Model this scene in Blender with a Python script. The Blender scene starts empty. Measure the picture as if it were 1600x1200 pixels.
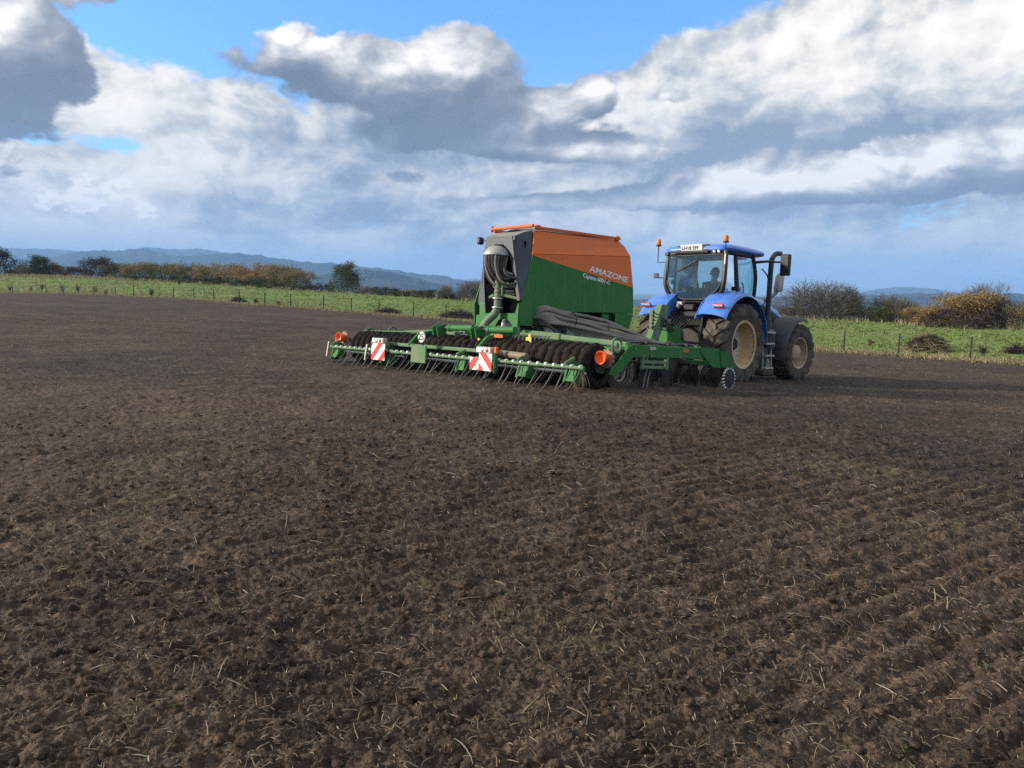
import bpy, math, random
import numpy as np
from mathutils import Vector, Matrix

random.seed(7)
rng = np.random.default_rng(11)
scene = bpy.context.scene
COL = scene.collection
R = math.radians

# ------------------------------------------------------------------ camera
CAMH = 1.43                      # the camera stands 1.43 m above the origin of the field
FOC = 1202.0 / 1600.0            # focal length in image widths
HOR = 452.0                      # row of the true horizon in the 1600 x 1200 photograph
ROLL = R(0.6)
pitch = math.atan((600 - HOR) / 1202.0)
fw = Vector((0, math.cos(pitch), -math.sin(pitch)))
rt0 = Vector((1, 0, 0)); up0 = rt0.cross(fw)
rt = math.cos(ROLL) * rt0 + math.sin(ROLL) * up0
up = -math.sin(ROLL) * rt0 + math.cos(ROLL) * up0
cam = bpy.data.cameras.new('camera')
cam_ob = bpy.data.objects.new('camera', cam)
COL.objects.link(cam_ob)
cam_ob.matrix_world = Matrix(((rt.x, up.x, -fw.x, 0), (rt.y, up.y, -fw.y, 0), (rt.z, up.z, -fw.z, CAMH), (0, 0, 0, 1)))
cam.sensor_width = 36.0
cam.lens = 36.0 * FOC
cam.clip_start = 0.1
cam.clip_end = 40000
scene.camera = cam_ob

def ray(px, py):                 # viewing direction through a pixel of the 1600 x 1200 photograph
    return fw + rt * ((px - 800) / 1202.0) - up * ((py - 600) / 1202.0)
def at(px, py, depth):           # a point at that depth in metres
    return Vector((0, 0, CAMH)) + ray(px, py) * depth
def azel(px, py):
    d = ray(px, py).normalized()
    return math.atan2(d.x, d.y), math.asin(d.z)

# ------------------------------------------------------------------ light and exposure
SUN_AZ, SUN_EL = R(-93), R(21)   # low sun on the left, behind thin cloud
sd = Vector((math.sin(SUN_AZ) * math.cos(SUN_EL), math.cos(SUN_AZ) * math.cos(SUN_EL), math.sin(SUN_EL)))
sl = bpy.data.lights.new('sun', 'SUN')
sl.energy = 3.8
sl.angle = R(5.0)
sl.color = (1.0, 0.90, 0.76)
so = bpy.data.objects.new('sun', sl)
so.rotation_euler = (-sd).to_track_quat('-Z', 'Y').to_euler()
so.location = (-30, 0, 30)
COL.objects.link(so)
scene.view_settings.view_transform = 'Standard'
scene.view_settings.look = 'None'
scene.view_settings.exposure = 0.9
scene.view_settings.gamma = 1.0
scene.render.engine = 'CYCLES'
cy = scene.cycles
cy.use_denoising = False
cy.max_bounces = 6
cy.diffuse_bounces = 3
cy.glossy_bounces = 3
cy.transmission_bounces = 4
cy.transparent_max_bounces = 10
cy.volume_bounces = 1
cy.caustics_reflective = False
cy.caustics_refractive = False
cy.use_adaptive_sampling = True
cy.sample_clamp_indirect = 1.2
cy.sample_clamp_direct = 4.0
cy.adaptive_threshold = 0.006

# ------------------------------------------------------------------ node helper
class NT:
    """Small expression builder on a node tree."""
    def __init__(s, tree): s.t = tree; s.n = tree.nodes; s.l = tree.links
    def node(s, typ, **kw):
        n = s.n.new(typ)
        for k, v in kw.items(): setattr(n, k, v)
        return n
    def put(s, sock, v):
        if v is None: return
        if isinstance(v, bpy.types.NodeSocket): s.l.new(v, sock)
        elif isinstance(v, (tuple, list)):
            if sock.type == 'RGBA' and len(v) == 3: v = (*v, 1)
            sock.default_value = v
        else: sock.default_value = v
    def m(s, op, a, b=None, c=None, clamp=False):
        n = s.node('ShaderNodeMath', operation=op, use_clamp=clamp)
        s.put(n.inputs[0], a); s.put(n.inputs[1], b); s.put(n.inputs[2], c)
        return n.outputs[0]
    def add(s, *a):
        r = a[0]
        for x in a[1:]: r = s.m('ADD', r, x)
        return r
    def mul(s, a, b): return s.m('MULTIPLY', a, b)
    def step(s, v, lo, hi, smooth=True, a=0.0, b=1.0):
        n = s.node('ShaderNodeMapRange', interpolation_type='SMOOTHSTEP' if smooth else 'LINEAR')
        for i, x in enumerate((v, lo, hi, a, b)): s.put(n.inputs[i], x)
        return n.outputs[0]
    def vec(s, x, y, z):
        n = s.node('ShaderNodeCombineXYZ')
        for i, q in enumerate((x, y, z)): s.put(n.inputs[i], q)
        return n.outputs[0]
    def sep(s, v):
        n = s.node('ShaderNodeSeparateXYZ'); s.put(n.inputs[0], v); return n.outputs
    def vm(s, op, a, b=None):
        n = s.node('ShaderNodeVectorMath', operation=op)
        s.put(n.inputs[0], a)
        if op == 'SCALE': s.put(n.inputs['Scale'], b)
        else: s.put(n.inputs[1], b)
        return n.outputs['Value'] if op in ('LENGTH', 'DOT_PRODUCT', 'DISTANCE') else n.outputs[0]
    def noise(s, v, scale, detail=4, rough=0.55, dist=0.0, color=False, lac=2.0):
        n = s.node('ShaderNodeTexNoise')
        if v is not None: s.put(n.inputs['Vector'], v)
        for k, q in (('Scale', scale), ('Detail', detail), ('Roughness', rough), ('Distortion', dist), ('Lacunarity', lac)):
            s.put(n.inputs[k], q)
        return n.outputs['Color' if color else 'Fac']
    def vor(s, v, scale, feature='F1', out='Distance', rnd=1.0):
        n = s.node('ShaderNodeTexVoronoi', feature=feature)
        if v is not None: s.put(n.inputs['Vector'], v)
        s.put(n.inputs['Scale'], scale); s.put(n.inputs['Randomness'], rnd)
        return n.outputs[out]
    def puff(s, v, scale, detail=3, rough=.5):
        n = s.node('ShaderNodeTexVoronoi', feature='F1', voronoi_dimensions='2D', normalize=True)
        s.put(n.inputs['Vector'], v); s.put(n.inputs['Scale'], scale); s.put(n.inputs['Detail'], detail); s.put(n.inputs['Roughness'], rough)
        return s.m('SUBTRACT', 1.0, n.outputs['Distance'])
    def noise2(s, v, scale, detail=4, rough=.55, color=False):
        n = s.node('ShaderNodeTexNoise', noise_dimensions='2D')
        for k, q in (('Vector', v), ('Scale', scale), ('Detail', detail), ('Roughness', rough)): s.put(n.inputs[k], q)
        return n.outputs['Color' if color else 'Fac']
    def mix(s, f, a, b, blend='MIX'):
        n = s.node('ShaderNodeMix', data_type='RGBA', blend_type=blend)
        s.put(n.inputs[0], f); s.put(n.inputs[6], a); s.put(n.inputs[7], b)
        return n.outputs[2]
    def ramp(s, f, stops):
        n = s.node('ShaderNodeValToRGB'); e = n.color_ramp.elements
        while len(e) < len(stops): e.new(0.5)
        for q, (p, c) in zip(e, stops): q.position = p; q.color = (*c, 1)
        s.put(n.inputs[0], f); return n.outputs[0]

# ------------------------------------------------------------------ world: clear sky with two layers of cloud
world = bpy.data.worlds.new('World'); scene.world = world
world.use_nodes = True
W = NT(world.node_tree); W.n.clear()
sky = W.node('ShaderNodeTexSky', sky_type='NISHITA', sun_disc=False, sun_elevation=SUN_EL, sun_rotation=SUN_AZ,
             altitude=100, air_density=1.0, dust_density=0.6, ozone_density=2.2)
gen = W.node('ShaderNodeTexCoord').outputs['Generated']
dx, dy, dz = W.sep(W.vm('NORMALIZE', gen))[:3]
AZ = W.m('ARCTAN2', dx, dy)
EL = W.m('ARCSINE', dz)
AE = W.vec(AZ, EL, 0.0)
def blobs(lst, daz=0.0, delv=0.0):
    """Sum of soft ellipses at directions given as pixels of the photograph."""
    tot = None
    for px, py, rx, ry, w in lst:
        a, e = azel(px, py)
        a1, _ = azel(px + rx, py); _, e1 = azel(px, py - ry)
        ka, ke = .84 / max(abs(a1 - a), .01), .84 / max(abs(e1 - e), .01)
        n = W.node('ShaderNodeVectorMath', operation='MULTIPLY_ADD')
        W.put(n.inputs[0], AE); n.inputs[1].default_value = (ka, ke, 0); n.inputs[2].default_value = ((daz - a) * ka, (delv - e) * ke, 0)
        g = W.m('POWER', 1 / 2.718, W.vm('DOT_PRODUCT', n.outputs[0], n.outputs[0]))
        tot = W.m('MULTIPLY', g, w) if tot is None else W.m('MULTIPLY_ADD', g, w, tot)
    return tot
FAR = [(170, 150, 190, 55, .65), (350, 270, 380, 80, .55), (80, 330, 260, 50, .3), (700, 330, 400, 50, .3), (1250, 130, 330, 95, .95), (1520, 60, 260, 130, 1.0),
       (1060, 140, 130, 45, .5), (830, 330, 200, 40, .4), (1400, 360, 400, 50, .3), (960, 285, 220, 40, .5),
       (310, 45, 130, 60, -1.1), (870, 55, 130, 75, -1.6), (600, -30, 350, 55, -1.6), (1040, 0, 120, 36, -1.0), (250, 236, 90, 20, -.8),
       (30, 206, 130, 16, -.8), (480, 10, 140, 60, -.8), (330, 95, 60, 30, -.5), (150, 20, 90, 30, -.8), (420, 225, 60, 14, -.3)]
NEAR = [(0, 80, 80, 85, 1.5), (-160, 60, 200, 130, 1.1), (150, -15, 60, 22, .5),
        (590, 112, 140, 46, 1.0), (720, 100, 64, 50, 1.0), (460, 60, 46, 30, .7), (680, 160, 120, 20, .8),
        (650, 212, 90, 24, .95), (775, 208, 66, 28, 1.2), (910, 232, 100, 24, 1.25), (930, 142, 30, 30, 1.1), (850, 160, 40, 18, .85),
        (1450, 266, 300, 42, 1.2), (1180, 283, 150, 20, .9), (1600, 215, 130, 40, .5), (1045, 150, 36, 12, .6),
        (615, 276, 60, 16, .6), (900, 320, 300, 12, .65), (1120, 302, 240, 11, .6)]
SHADE = [(1470, 235, 300, 62, .42), (1180, 215, 120, 60, .18), (620, 225, 200, 40, .28), (900, 255, 220, 40, .30), (1250, 330, 420, 22, .25), (1330, 292, 300, 18, .20), (1120, 245, 90, 18, .15), (120, 215, 120, 24, .12), (300, 320, 260, 26, .16), (1380, 120, 60, 40, .10)]
PUFF = [(80, 311, 22, 10, 1.0), (136, 315, 24, 7, 1.0), (180, 296, 30, 9, 1.0), (226, 330, 10, 4, .9), (128, 288, 16, 6, .8)]
# --- far, bright layer; cloud space is azimuth and elevation, flattened a little towards the horizon
ELF = W.m('POWER', W.m('MAXIMUM', W.m('ADD', EL, .10), .02), .8)
U0 = W.vec(AZ, W.mul(ELF, 1.5), 0.0)
warp = W.noise2(U0, 5.0, 4, .55, color=True)
U = W.vm('ADD', U0, W.vm('SCALE', W.vm('SUBTRACT', warp, (.5, .5, .5)), .065))
def sh(a, e): return W.vm('ADD', U, (a, e, 0))
nf = W.add(W.mul(W.noise2(U, 6.5, 10, .62), .62), W.mul(W.puff(U, 13, 3), .38))
cf = W.add(blobs(FAR), W.mul(W.m('SUBTRACT', nf, .50), 3.8), .12)
cover_f = W.step(cf, -.05, .42)
def relief(o, a, e):
    p0, p1 = W.puff(sh(o, o), 17, 3, .55), W.puff(sh(o + a, o + e), 17, 2, .55)
    return W.m('SUBTRACT', p0, p1)
tf = W.noise2(sh(3.1, 1.7), 7.0, 10, .62)
big = W.noise2(sh(1.9, 6.1), 3.2, 3, .5)
lit_f = W.add(W.mul(tf, 1.15), W.mul(big, .55), W.mul(relief(.7, -.012, .016), .50), W.mul(W.m('MINIMUM', cf, 1.3), .13), W.mul(blobs(SHADE), -1.0), -.36)
col_f = W.ramp(lit_f, [(.22, (.24, .285, .35)), (.38, (.40, .435, .475)), (.52, (.62, .62, .60)), (.66, (.88, .84, .76)), (.84, (1.05, .99, .89))])
# --- near layer: cumulus with lit tops and grey bases
na = W.add(W.mul(W.noise2(sh(7.3, 2.2), 9.0, 10, .62), .55), W.mul(W.puff(sh(7.3, 2.2), 12, 3, .55), .45))
nb = W.add(W.mul(W.noise2(sh(7.288, 2.214), 9.0, 4, .54), .55), W.mul(W.puff(sh(7.288, 2.214), 12, 2, .55), .45))
B0 = blobs(NEAR); B1 = blobs(NEAR, -.012, .040)
dens = W.add(B0, W.mul(W.m('SUBTRACT', na, .52), 2.0), -.50)
cover_n = W.step(dens, -.02, .20)
lit_n = W.add(W.mul(W.m('SUBTRACT', B0, B1), .60), W.mul(W.m('SUBTRACT', na, nb), 1.7), W.mul(W.m('MINIMUM', dens, 1.0), -.20), .40)
col_n = W.ramp(lit_n, [(.10, (.135, .155, .19)), (.36, (.195, .218, .258)), (.54, (.33, .345, .37)), (.70, (.58, .57, .56)), (.88, (1.0, .96, .89))])
# --- small white puffs low on the left
np_ = W.add(W.mul(W.noise2(U0, 60, 5, .6), .6), W.mul(W.puff(U0, 70, 2), .4))
BP = blobs(PUFF)
cp = W.add(BP, W.mul(W.m('SUBTRACT', np_, .5), 2.2), -.38)
cover_p = W.mul(W.mul(W.step(cp, .0, .45), W.step(BP, .10, .35)), .85)
# --- air near the horizon
low = W.m('POWER', 2.718, W.mul(W.m('MAXIMUM', EL, 0.0), -13.0))
streak = W.noise(W.vec(W.mul(dx, 2.2), W.mul(dy, 2.2), W.mul(dz, 16.0)), 2.6, 4, .5)
lowc = W.ramp(streak, [(.3, (.14, .20, .295)), (.5, (.22, .275, .35)), (.68, (.46, .48, .50))])
S = 6.4
skyc = W.vm('MULTIPLY', sky.outputs[0], (.74, 1.22, 1.72))
c = W.mix(cover_f, skyc, W.vm('SCALE', col_f, S))
c = W.mix(W.m('MULTIPLY', low, .95, clamp=True), c, W.vm('SCALE', lowc, S))
c = W.mix(W.mul(cover_n, W.m('SUBTRACT', 1.0, W.mul(low, .45))), c, W.vm('SCALE', col_n, S))
c = W.mix(cover_p, c, W.vm('SCALE', W.ramp(np_, [(.35, (.55, .57, .60)), (.6, (.98, .94, .87))]), S))
bg = W.node('ShaderNodeBackground'); W.put(bg.inputs[0], c); bg.inputs[1].default_value = 0.1
W.l.new(bg.outputs[0], W.node('ShaderNodeOutputWorld').inputs[0])
world.cycles.sampling_method = 'MANUAL'
world.cycles.sample_map_resolution = 512
# ------------------------------------------------------------------ mesh helpers
def rotz(a): return Matrix.Rotation(a, 4, 'Z')
class MB:
    """Collects shapes and links them as ONE mesh object."""
    def __init__(s): s.v = []; s.f = []
    def add(s, vs, fs, M=None):
        o = len(s.v)
        s.v += [tuple(M @ Vector(p)) for p in vs] if M is not None else [tuple(p) for p in vs]
        s.f += [tuple(i + o for i in f) for f in fs]
        return s
    def box(s, c, d, bev=0.008, M=None):
        """Box with chamfered edges, centre c, size d."""
        hx, hy, hz = d[0] / 2, d[1] / 2, d[2] / 2
        b = min(bev, hx * .49, hy * .49, hz * .49)
        if b <= 0:
            vs = [(x, y, z) for x in (-hx, hx) for y in (-hy, hy) for z in (-hz, hz)]
            fs = [(0, 1, 3, 2), (4, 6, 7, 5), (0, 4, 5, 1), (2, 3, 7, 6), (0, 2, 6, 4), (1, 5, 7, 3)]
        else:
            vs = []; idx = {}
            for sx in (-1, 1):
                for sy in (-1, 1):
                    for sz in (-1, 1):
                        for ax in range(3):
                            p = [sx * (hx - b), sy * (hy - b), sz * (hz - b)]
                            p[ax] = (sx * hx, sy * hy, sz * hz)[ax]
                            idx[(sx, sy, sz, ax)] = len(vs); vs.append(tuple(p))
            fs = []
            for ax in range(3):
                a1, a2 = (ax + 1) % 3, (ax + 2) % 3
                for sg in (-1, 1):
                    q = []
                    for u, w in ((-1, -1), (1, -1), (1, 1), (-1, 1)):
                        k = [0, 0, 0]; k[ax] = sg; k[a1] = u; k[a2] = w
                        q.append(idx[(*k, ax)])
                    fs.append(tuple(q if sg > 0 else q[::-1]))
                for u in (-1, 1):
                    for w in (-1, 1):
                        k0 = [0, 0, 0]; k1 = [0, 0, 0]
                        k0[ax] = -1; k1[ax] = 1
                        for k in (k0, k1): k[a1] = u; k[a2] = w
                        q = [idx[(*k0, a1)], idx[(*k1, a1)], idx[(*k1, a2)], idx[(*k0, a2)]]
                        fs.append(tuple(q if u * w < 0 else q[::-1]))
            for sx in (-1, 1):
                for sy in (-1, 1):
                    for sz in (-1, 1):
                        q = [idx[(sx, sy, sz, a)] for a in range(3)]
                        fs.append(tuple(q if sx * sy * sz > 0 else q[::-1]))
        T = Matrix.Translation(c)
        return s.add(vs, fs, (M @ T) if M is not None else T)
    def bar(s, p0, p1, w, h, bev=0.006, upv=(0, 0, 1)):
        """Box beam from p0 to p1."""
        p0, p1 = Vector(p0), Vector(p1); d = p1 - p0; L = d.length; x = d / L
        u = Vector(upv)
        if abs(x.dot(u)) > .98: u = Vector((1, 0, 0))
        y = u.cross(x).normalized(); z = x.cross(y)
        c = (p0 + p1) / 2
        M = Matrix(((x.x, y.x, z.x, c.x), (x.y, y.y, z.y, c.y), (x.z, y.z, z.z, c.z), (0, 0, 0, 1)))
        return s.box((0, 0, 0), (L, w, h), bev, M)
    def prism(s, poly, a, b, plane='xz', bev=0):
        """Polygon in the named plane, extruded along the third axis from a to b."""
        def P(p, t):
            return {'xz': (p[0], t, p[1]), 'yz': (t, p[0], p[1]), 'xy': (p[0], p[1], t)}[plane]
        n = len(poly)
        vs = [P(p, a) for p in poly] + [P(p, b) for p in poly]
        fs = [tuple(range(n))[::-1], tuple(range(n, 2 * n))]
        fs += [(i, (i + 1) % n, n + (i + 1) % n, n + i) for i in range(n)]
        return s.add(vs, fs)
    def tube(s, pts, r, n=8, cap=True, close=False):
        """Round tube along a path; r is a number or one per point."""
        pts = [Vector(p) for p in pts]; k = len(pts)
        rr = r if isinstance(r, (list, tuple)) else [r] * k
        vs = []; T0 = None; nrm = None
        for i, p in enumerate(pts):
            a = pts[i - 1] if (i > 0 or close) else p
            b = pts[(i + 1) % k] if (i < k - 1 or close) else p
            t = (b - a).normalized()
            if nrm is None:
                h = Vector((0, 0, 1)) if abs(t.z) < .9 else Vector((1, 0, 0))
                nrm = (h - t * h.dot(t)).normalized()
            else:
                nrm = nrm - t * nrm.dot(t)
                nrm = nrm.normalized() if nrm.length > 1e-6 else t.orthogonal().normalized()
            bn = t.cross(nrm)
            for j in range(n):
                an = 2 * math.pi * j / n
                vs.append(p + (nrm * math.cos(an) + bn * math.sin(an)) * rr[i])
        fs = []
        for i in range(k if close else k - 1):
            i2 = (i + 1) % k
            for j in range(n):
                j2 = (j + 1) % n
                fs.append((i * n + j, i * n + j2, i2 * n + j2, i2 * n + j))
        if cap and not close:
            fs.append(tuple(range(n))[::-1]); fs.append(tuple((k - 1) * n + j for j in range(n)))
        return s.add(vs, fs)
    def cyl(s, p0, p1, r, r1=None, n=16): return s.tube([p0, p1], [r, r if r1 is None else r1], n)
    def lathe(s, prof, c=(0, 0, 0), axis='y', n=32, cap=False):
        """prof: (radius, height) pairs turned about the axis through c."""
        vs = []; k = len(prof)
        for j in range(n):
            a = 2 * math.pi * j / n
            for r, h in prof:
                u, w = r * math.cos(a), r * math.sin(a)
                vs.append({'y': (c[0] + u, c[1] + h, c[2] + w), 'z': (c[0] + u, c[1] + w, c[2] + h), 'x': (c[0] + h, c[1] + u, c[2] + w)}[axis])
        fs = []
        for j in range(n):
            j2 = (j + 1) % n
            for i in range(k - 1): fs.append((j * k + i, j * k + i + 1, j2 * k + i + 1, j2 * k + i))
        if cap:
            fs.append(tuple(j * k for j in range(n))); fs.append(tuple(j * k + k - 1 for j in range(n))[::-1])
        return s.add(vs, fs)
    def sheet(s, rows, thick=0.0):
        """Grid of points (list of equally long rows), optionally given thickness."""
        r, c = len(rows), len(rows[0])
        if not thick:
            return s.add([p for row in rows for p in row], [(i * c + j, i * c + j + 1, (i + 1) * c + j + 1, (i + 1) * c + j) for i in range(r - 1) for j in range(c - 1)])
        G = [[Vector(p) for p in row] for row in rows]; B = []
        for i in range(r):
            row = []
            for j in range(c):
                du = G[min(i + 1, r - 1)][j] - G[max(i - 1, 0)][j]; dv = G[i][min(j + 1, c - 1)] - G[i][max(j - 1, 0)]
                nn = du.cross(dv); nn = nn.normalized() if nn.length > 1e-9 else Vector((0, 0, 1))
                row.append(G[i][j] - nn * thick)
            B.append(row)
        o = r * c; vs = [p for row in G for p in row] + [p for row in B for p in row]; fs = []
        for i in range(r - 1):
            for j in range(c - 1):
                q = (i * c + j, i * c + j + 1, (i + 1) * c + j + 1, (i + 1) * c + j)
                fs.append(q[::-1]); fs.append(tuple(o + k for k in q))
        rim = [j for j in range(c)] + [i * c + c - 1 for i in range(1, r)] + [(r - 1) * c + j for j in range(c - 2, -1, -1)] + [i * c for i in range(r - 2, 0, -1)]
        for a, b in zip(rim, rim[1:] + rim[:1]): fs.append((a, b, o + b, o + a))
        return s.add(vs, fs)
    def mesh(s, name, mat, ang=35):
        me = bpy.data.meshes.new(name)
        me.from_pydata(s.v, [], s.f); me.update()
        if ang: me.shade_smooth(); me.set_sharp_from_angle(angle=R(ang))
        if mat is not None: me.materials.append(mat)
        return me
    def build(s, name, mat, parent=None, ang=35, fix=True):
        me = s.mesh(name, mat, ang)
        if fix:
            import bmesh
            bm = bmesh.new(); bm.from_mesh(me); bmesh.ops.recalc_face_normals(bm, faces=bm.faces); bm.to_mesh(me); bm.free()
            if ang: me.set_sharp_from_angle(angle=R(ang))
        return link(name, me, parent)
def link(name, data, parent=None, M=None):
    o = bpy.data.objects.new(name, data); COL.objects.link(o)
    if parent is not None: o.parent = parent
    if M is not None: o.matrix_local = M
    return o
def tag(o, label=None, cat=None, group=None, kind=None):
    for k, v in (('label', label), ('category', cat), ('group', group), ('kind', kind)):
        if v: o[k] = v
    return o
def empty(name, M):
    o = bpy.data.objects.new(name, None); COL.objects.link(o); o.matrix_world = M; o.empty_display_size = .2
    return o
def np_mesh(name, V, F, mat, smooth=True, attr=None):
    """Mesh from numpy arrays; F is (n, 3) or (n, 4)."""
    me = bpy.data.meshes.new(name); k = F.shape[1]
    me.vertices.add(len(V)); me.vertices.foreach_set('co', np.ascontiguousarray(V, np.float32).ravel())
    me.loops.add(F.size); me.loops.foreach_set('vertex_index', np.ascontiguousarray(F, np.int32).ravel())
    me.polygons.add(len(F)); me.polygons.foreach_set('loop_start', np.arange(0, F.size, k, dtype=np.int32))
    if smooth: me.polygons.foreach_set('use_smooth', np.ones(len(F), bool))
    me.update(calc_edges=True); me.materials.append(mat)
    return me
def bez(p0, p1, p2, p3, n=12):
    p0, p1, p2, p3 = map(Vector, (p0, p1, p2, p3)); o = []
    for i in range(n + 1):
        t = i / n; u = 1 - t
        o.append(p0 * u**3 + p1 * 3 * u * u * t + p2 * 3 * u * t * t + p3 * t**3)
    return o
def spline(pts, n=6):
    """Catmull-Rom through the points."""
    P = [Vector(p) for p in pts]; P = [P[0] * 2 - P[1]] + P + [P[-1] * 2 - P[-2]]; o = []
    for i in range(1, len(P) - 2):
        for k in range(n):
            t = k / n; a, b, c, d = P[i - 1:i + 3]
            o.append(.5 * ((2 * b) + (c - a) * t + (2 * a - 5 * b + 4 * c - d) * t * t + (3 * b - a - 3 * c + d) * t**3))
    o.append(P[-2]); return o
def text_mesh(txt, size, mat, shear=0.0, bold=0.0, space=1.0, depth=0.004):
    """Flat letters as a mesh in the local xy plane, origin at the left of the base line."""
    cu = bpy.data.curves.new('letters', 'FONT'); cu.body = txt; cu.size = size; cu.shear = shear; cu.offset = bold
    cu.space_character = space; cu.extrude = depth / 2; cu.resolution_u = 3
    ob = bpy.data.objects.new('letters', cu); COL.objects.link(ob)
    dg = bpy.context.evaluated_depsgraph_get()
    me = bpy.data.meshes.new_from_object(ob.evaluated_get(dg)); me.materials.clear(); me.materials.append(mat)
    bpy.data.objects.remove(ob); bpy.data.curves.remove(cu)
    return me

# ------------------------------------------------------------------ materials
MATS = {}
def material(name):
    m = bpy.data.materials.new(name); m.use_nodes = True; t = NT(m.node_tree)
    b = [n for n in t.n if n.type == 'BSDF_PRINCIPLED'][0]
    MATS[name] = m
    return m, t, b
def paint(name, col, rough=.45, metal=0.0, dirt=.25, dirt_col=(.13, .10, .075), spec=.4, scale=3.0, coat=0.0):
    """Painted or bare surface with blotches of dried soil and an uneven sheen."""
    m, t, b = material(name)
    P = t.node('ShaderNodeTexCoord').outputs['Object']
    n1 = t.noise(P, scale, 6, .62); n2 = t.noise(P, scale * 9, 4, .6)
    f = t.m('MULTIPLY', t.step(t.add(n1, t.mul(n2, .45)), .62, .95), 1.0)
    f = t.m('MULTIPLY_ADD', f, dirt, dirt * .35, clamp=True)
    v = t.mix(t.step(n1, .3, .7, False), (*[c * .86 for c in col],), (*[min(1, c * 1.1) for c in col],))
    t.put(b.inputs['Base Color'], t.mix(f, v, dirt_col))
    t.put(b.inputs['Roughness'], t.m('MULTIPLY_ADD', f, .4, t.m('MULTIPLY_ADD', n2, .16, rough - .08), clamp=True))
    b.inputs['Metallic'].default_value = metal
    b.inputs['Specular IOR Level'].default_value = spec
    b.inputs['Coat Weight'].default_value = coat
    bp = t.node('ShaderNodeBump'); bp.inputs['Strength'].default_value = .06; t.put(bp.inputs['Height'], n2)
    t.put(b.inputs['Normal'], bp.outputs[0])
    return m
# ------------------------------------------------------------------ the lie of the land
# (pixel column, pixel row, distance in m) of the far edge of the tilled field and of the crest of the meadow behind it
EDGE = [(-160, 452, 112), (0, 457, 104), (180, 462, 88), (370, 475, 61), (560, 490, 56), (740, 504, 52), (1000, 527, 45), (1320, 552, 38.5), (1600, 571, 34), (1800, 585, 31)]
CREST = [(-160, 428, 150), (0, 431, 145), (120, 434, 138), (300, 443, 122), (480, 455, 100), (640, 464, 84), (760, 472, 76), (1000, 484, 66), (1250, 498, 58), (1400, 506, 54), (1600, 516, 49), (1800, 526, 45)]
def line(ctrl):
    P = [at(*c) for c in ctrl]
    az = np.array([math.atan2(p.x, p.y) for p in P]); r = np.array([math.hypot(p.x, p.y) for p in P]); z = np.array([p.z for p in P])
    az = np.concatenate(([-math.pi, -1.6], az, [1.6, math.pi])); r = np.concatenate(([70, 110], r, [40, 70])); z = np.concatenate(([z.mean(), z[0]], z, [z[-1], z.mean()]))
    return az, r, z
E_AZ, E_R, E_Z = line(EDGE); T_AZ, T_R, T_Z = line(CREST)
# control points for the field's surface, relative to the camera
CT = [(0, 0, -1.40), (-1.28, 12.83, -1.43), (1.0, 10.6, -1.40), (-3.5, 15.1, -1.46), (1.6, 15.7, -1.74), (0.2, 18.0, -1.76), (3.8, 13.6, -1.72),
      (5.1, 17.8, -2.06), (3.8, 19.1, -2.06), (7.1, 19.8, -2.22), (5.8, 21.1, -2.22), (-8, 6, -1.22), (8, 6, -1.72), (14, 14, -2.15), (-12, 20, -1.32), (-25, 32, -1.02), (0, 32, -2.1),
      (11, 30, -2.62), (40, 18, -3.1), (-40, 40, -.85), (0, -25, -1.3), (-45, 0, -.6), (45, 0, -2.7), (-60, 70, -.8)]
CP = np.array([(x, y, z + CAMH) for x, y, z in CT] + [tuple(at(*c)) for c in EDGE])
def _U(d): return np.where(d > 1e-9, d * d * np.log(np.maximum(d, 1e-9)), 0.0)
_n = len(CP); _K = _U(np.linalg.norm(CP[:, None, :2] - CP[None, :, :2], axis=2)) + np.eye(_n) * 4.0
_P = np.c_[np.ones(_n), CP[:, :2]]
_w = np.linalg.solve(np.block([[_K, _P], [_P.T, np.zeros((3, 3))]]), np.concatenate([CP[:, 2], np.zeros(3)]))
def base_z(x, y):
    """Height of the field without clods (thin-plate surface through the control points)."""
    x = np.asarray(x, float); sh = x.shape; x = x.ravel(); y = np.asarray(y, float).ravel()
    o = _w[_n] + _w[_n + 1] * x + _w[_n + 2] * y
    for i in range(_n): o = o + _w[i] * _U(np.hypot(x - CP[i, 0], y - CP[i, 1]))
    return o.reshape(sh)

# ------------------------------------------------------------------ numpy noise
def _h(ix, iy, s):
    n = (ix.astype(np.int64) * 374761393 + iy.astype(np.int64) * 668265263 + s * 1442695041) & 0xFFFFFFFF
    n = ((n ^ (n >> 13)) * 1274126177) & 0xFFFFFFFF
    n = ((n ^ (n >> 16)) * 2246822519) & 0xFFFFFFFF
    return ((n ^ (n >> 15)) & 0xFFFFFF) / float(0x1000000)
def vnoise(x, y, s=0):
    ix, iy = np.floor(x), np.floor(y); fx, fy = x - ix, y - iy
    fx = fx * fx * (3 - 2 * fx); fy = fy * fy * (3 - 2 * fy)
    ix = ix.astype(np.int64); iy = iy.astype(np.int64)
    return (_h(ix, iy, s) * (1 - fx) + _h(ix + 1, iy, s) * fx) * (1 - fy) + (_h(ix, iy + 1, s) * (1 - fx) + _h(ix + 1, iy + 1, s) * fx) * fy
def fbm(x, y, o=4, s=0, g=.5):
    t = 0; a = 1; n = 0
    for k in range(o): t = t + a * vnoise(x * 2**k + 17 * k, y * 2**k - 9 * k, s + k); n += a; a *= g
    return t / n - .5
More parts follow.
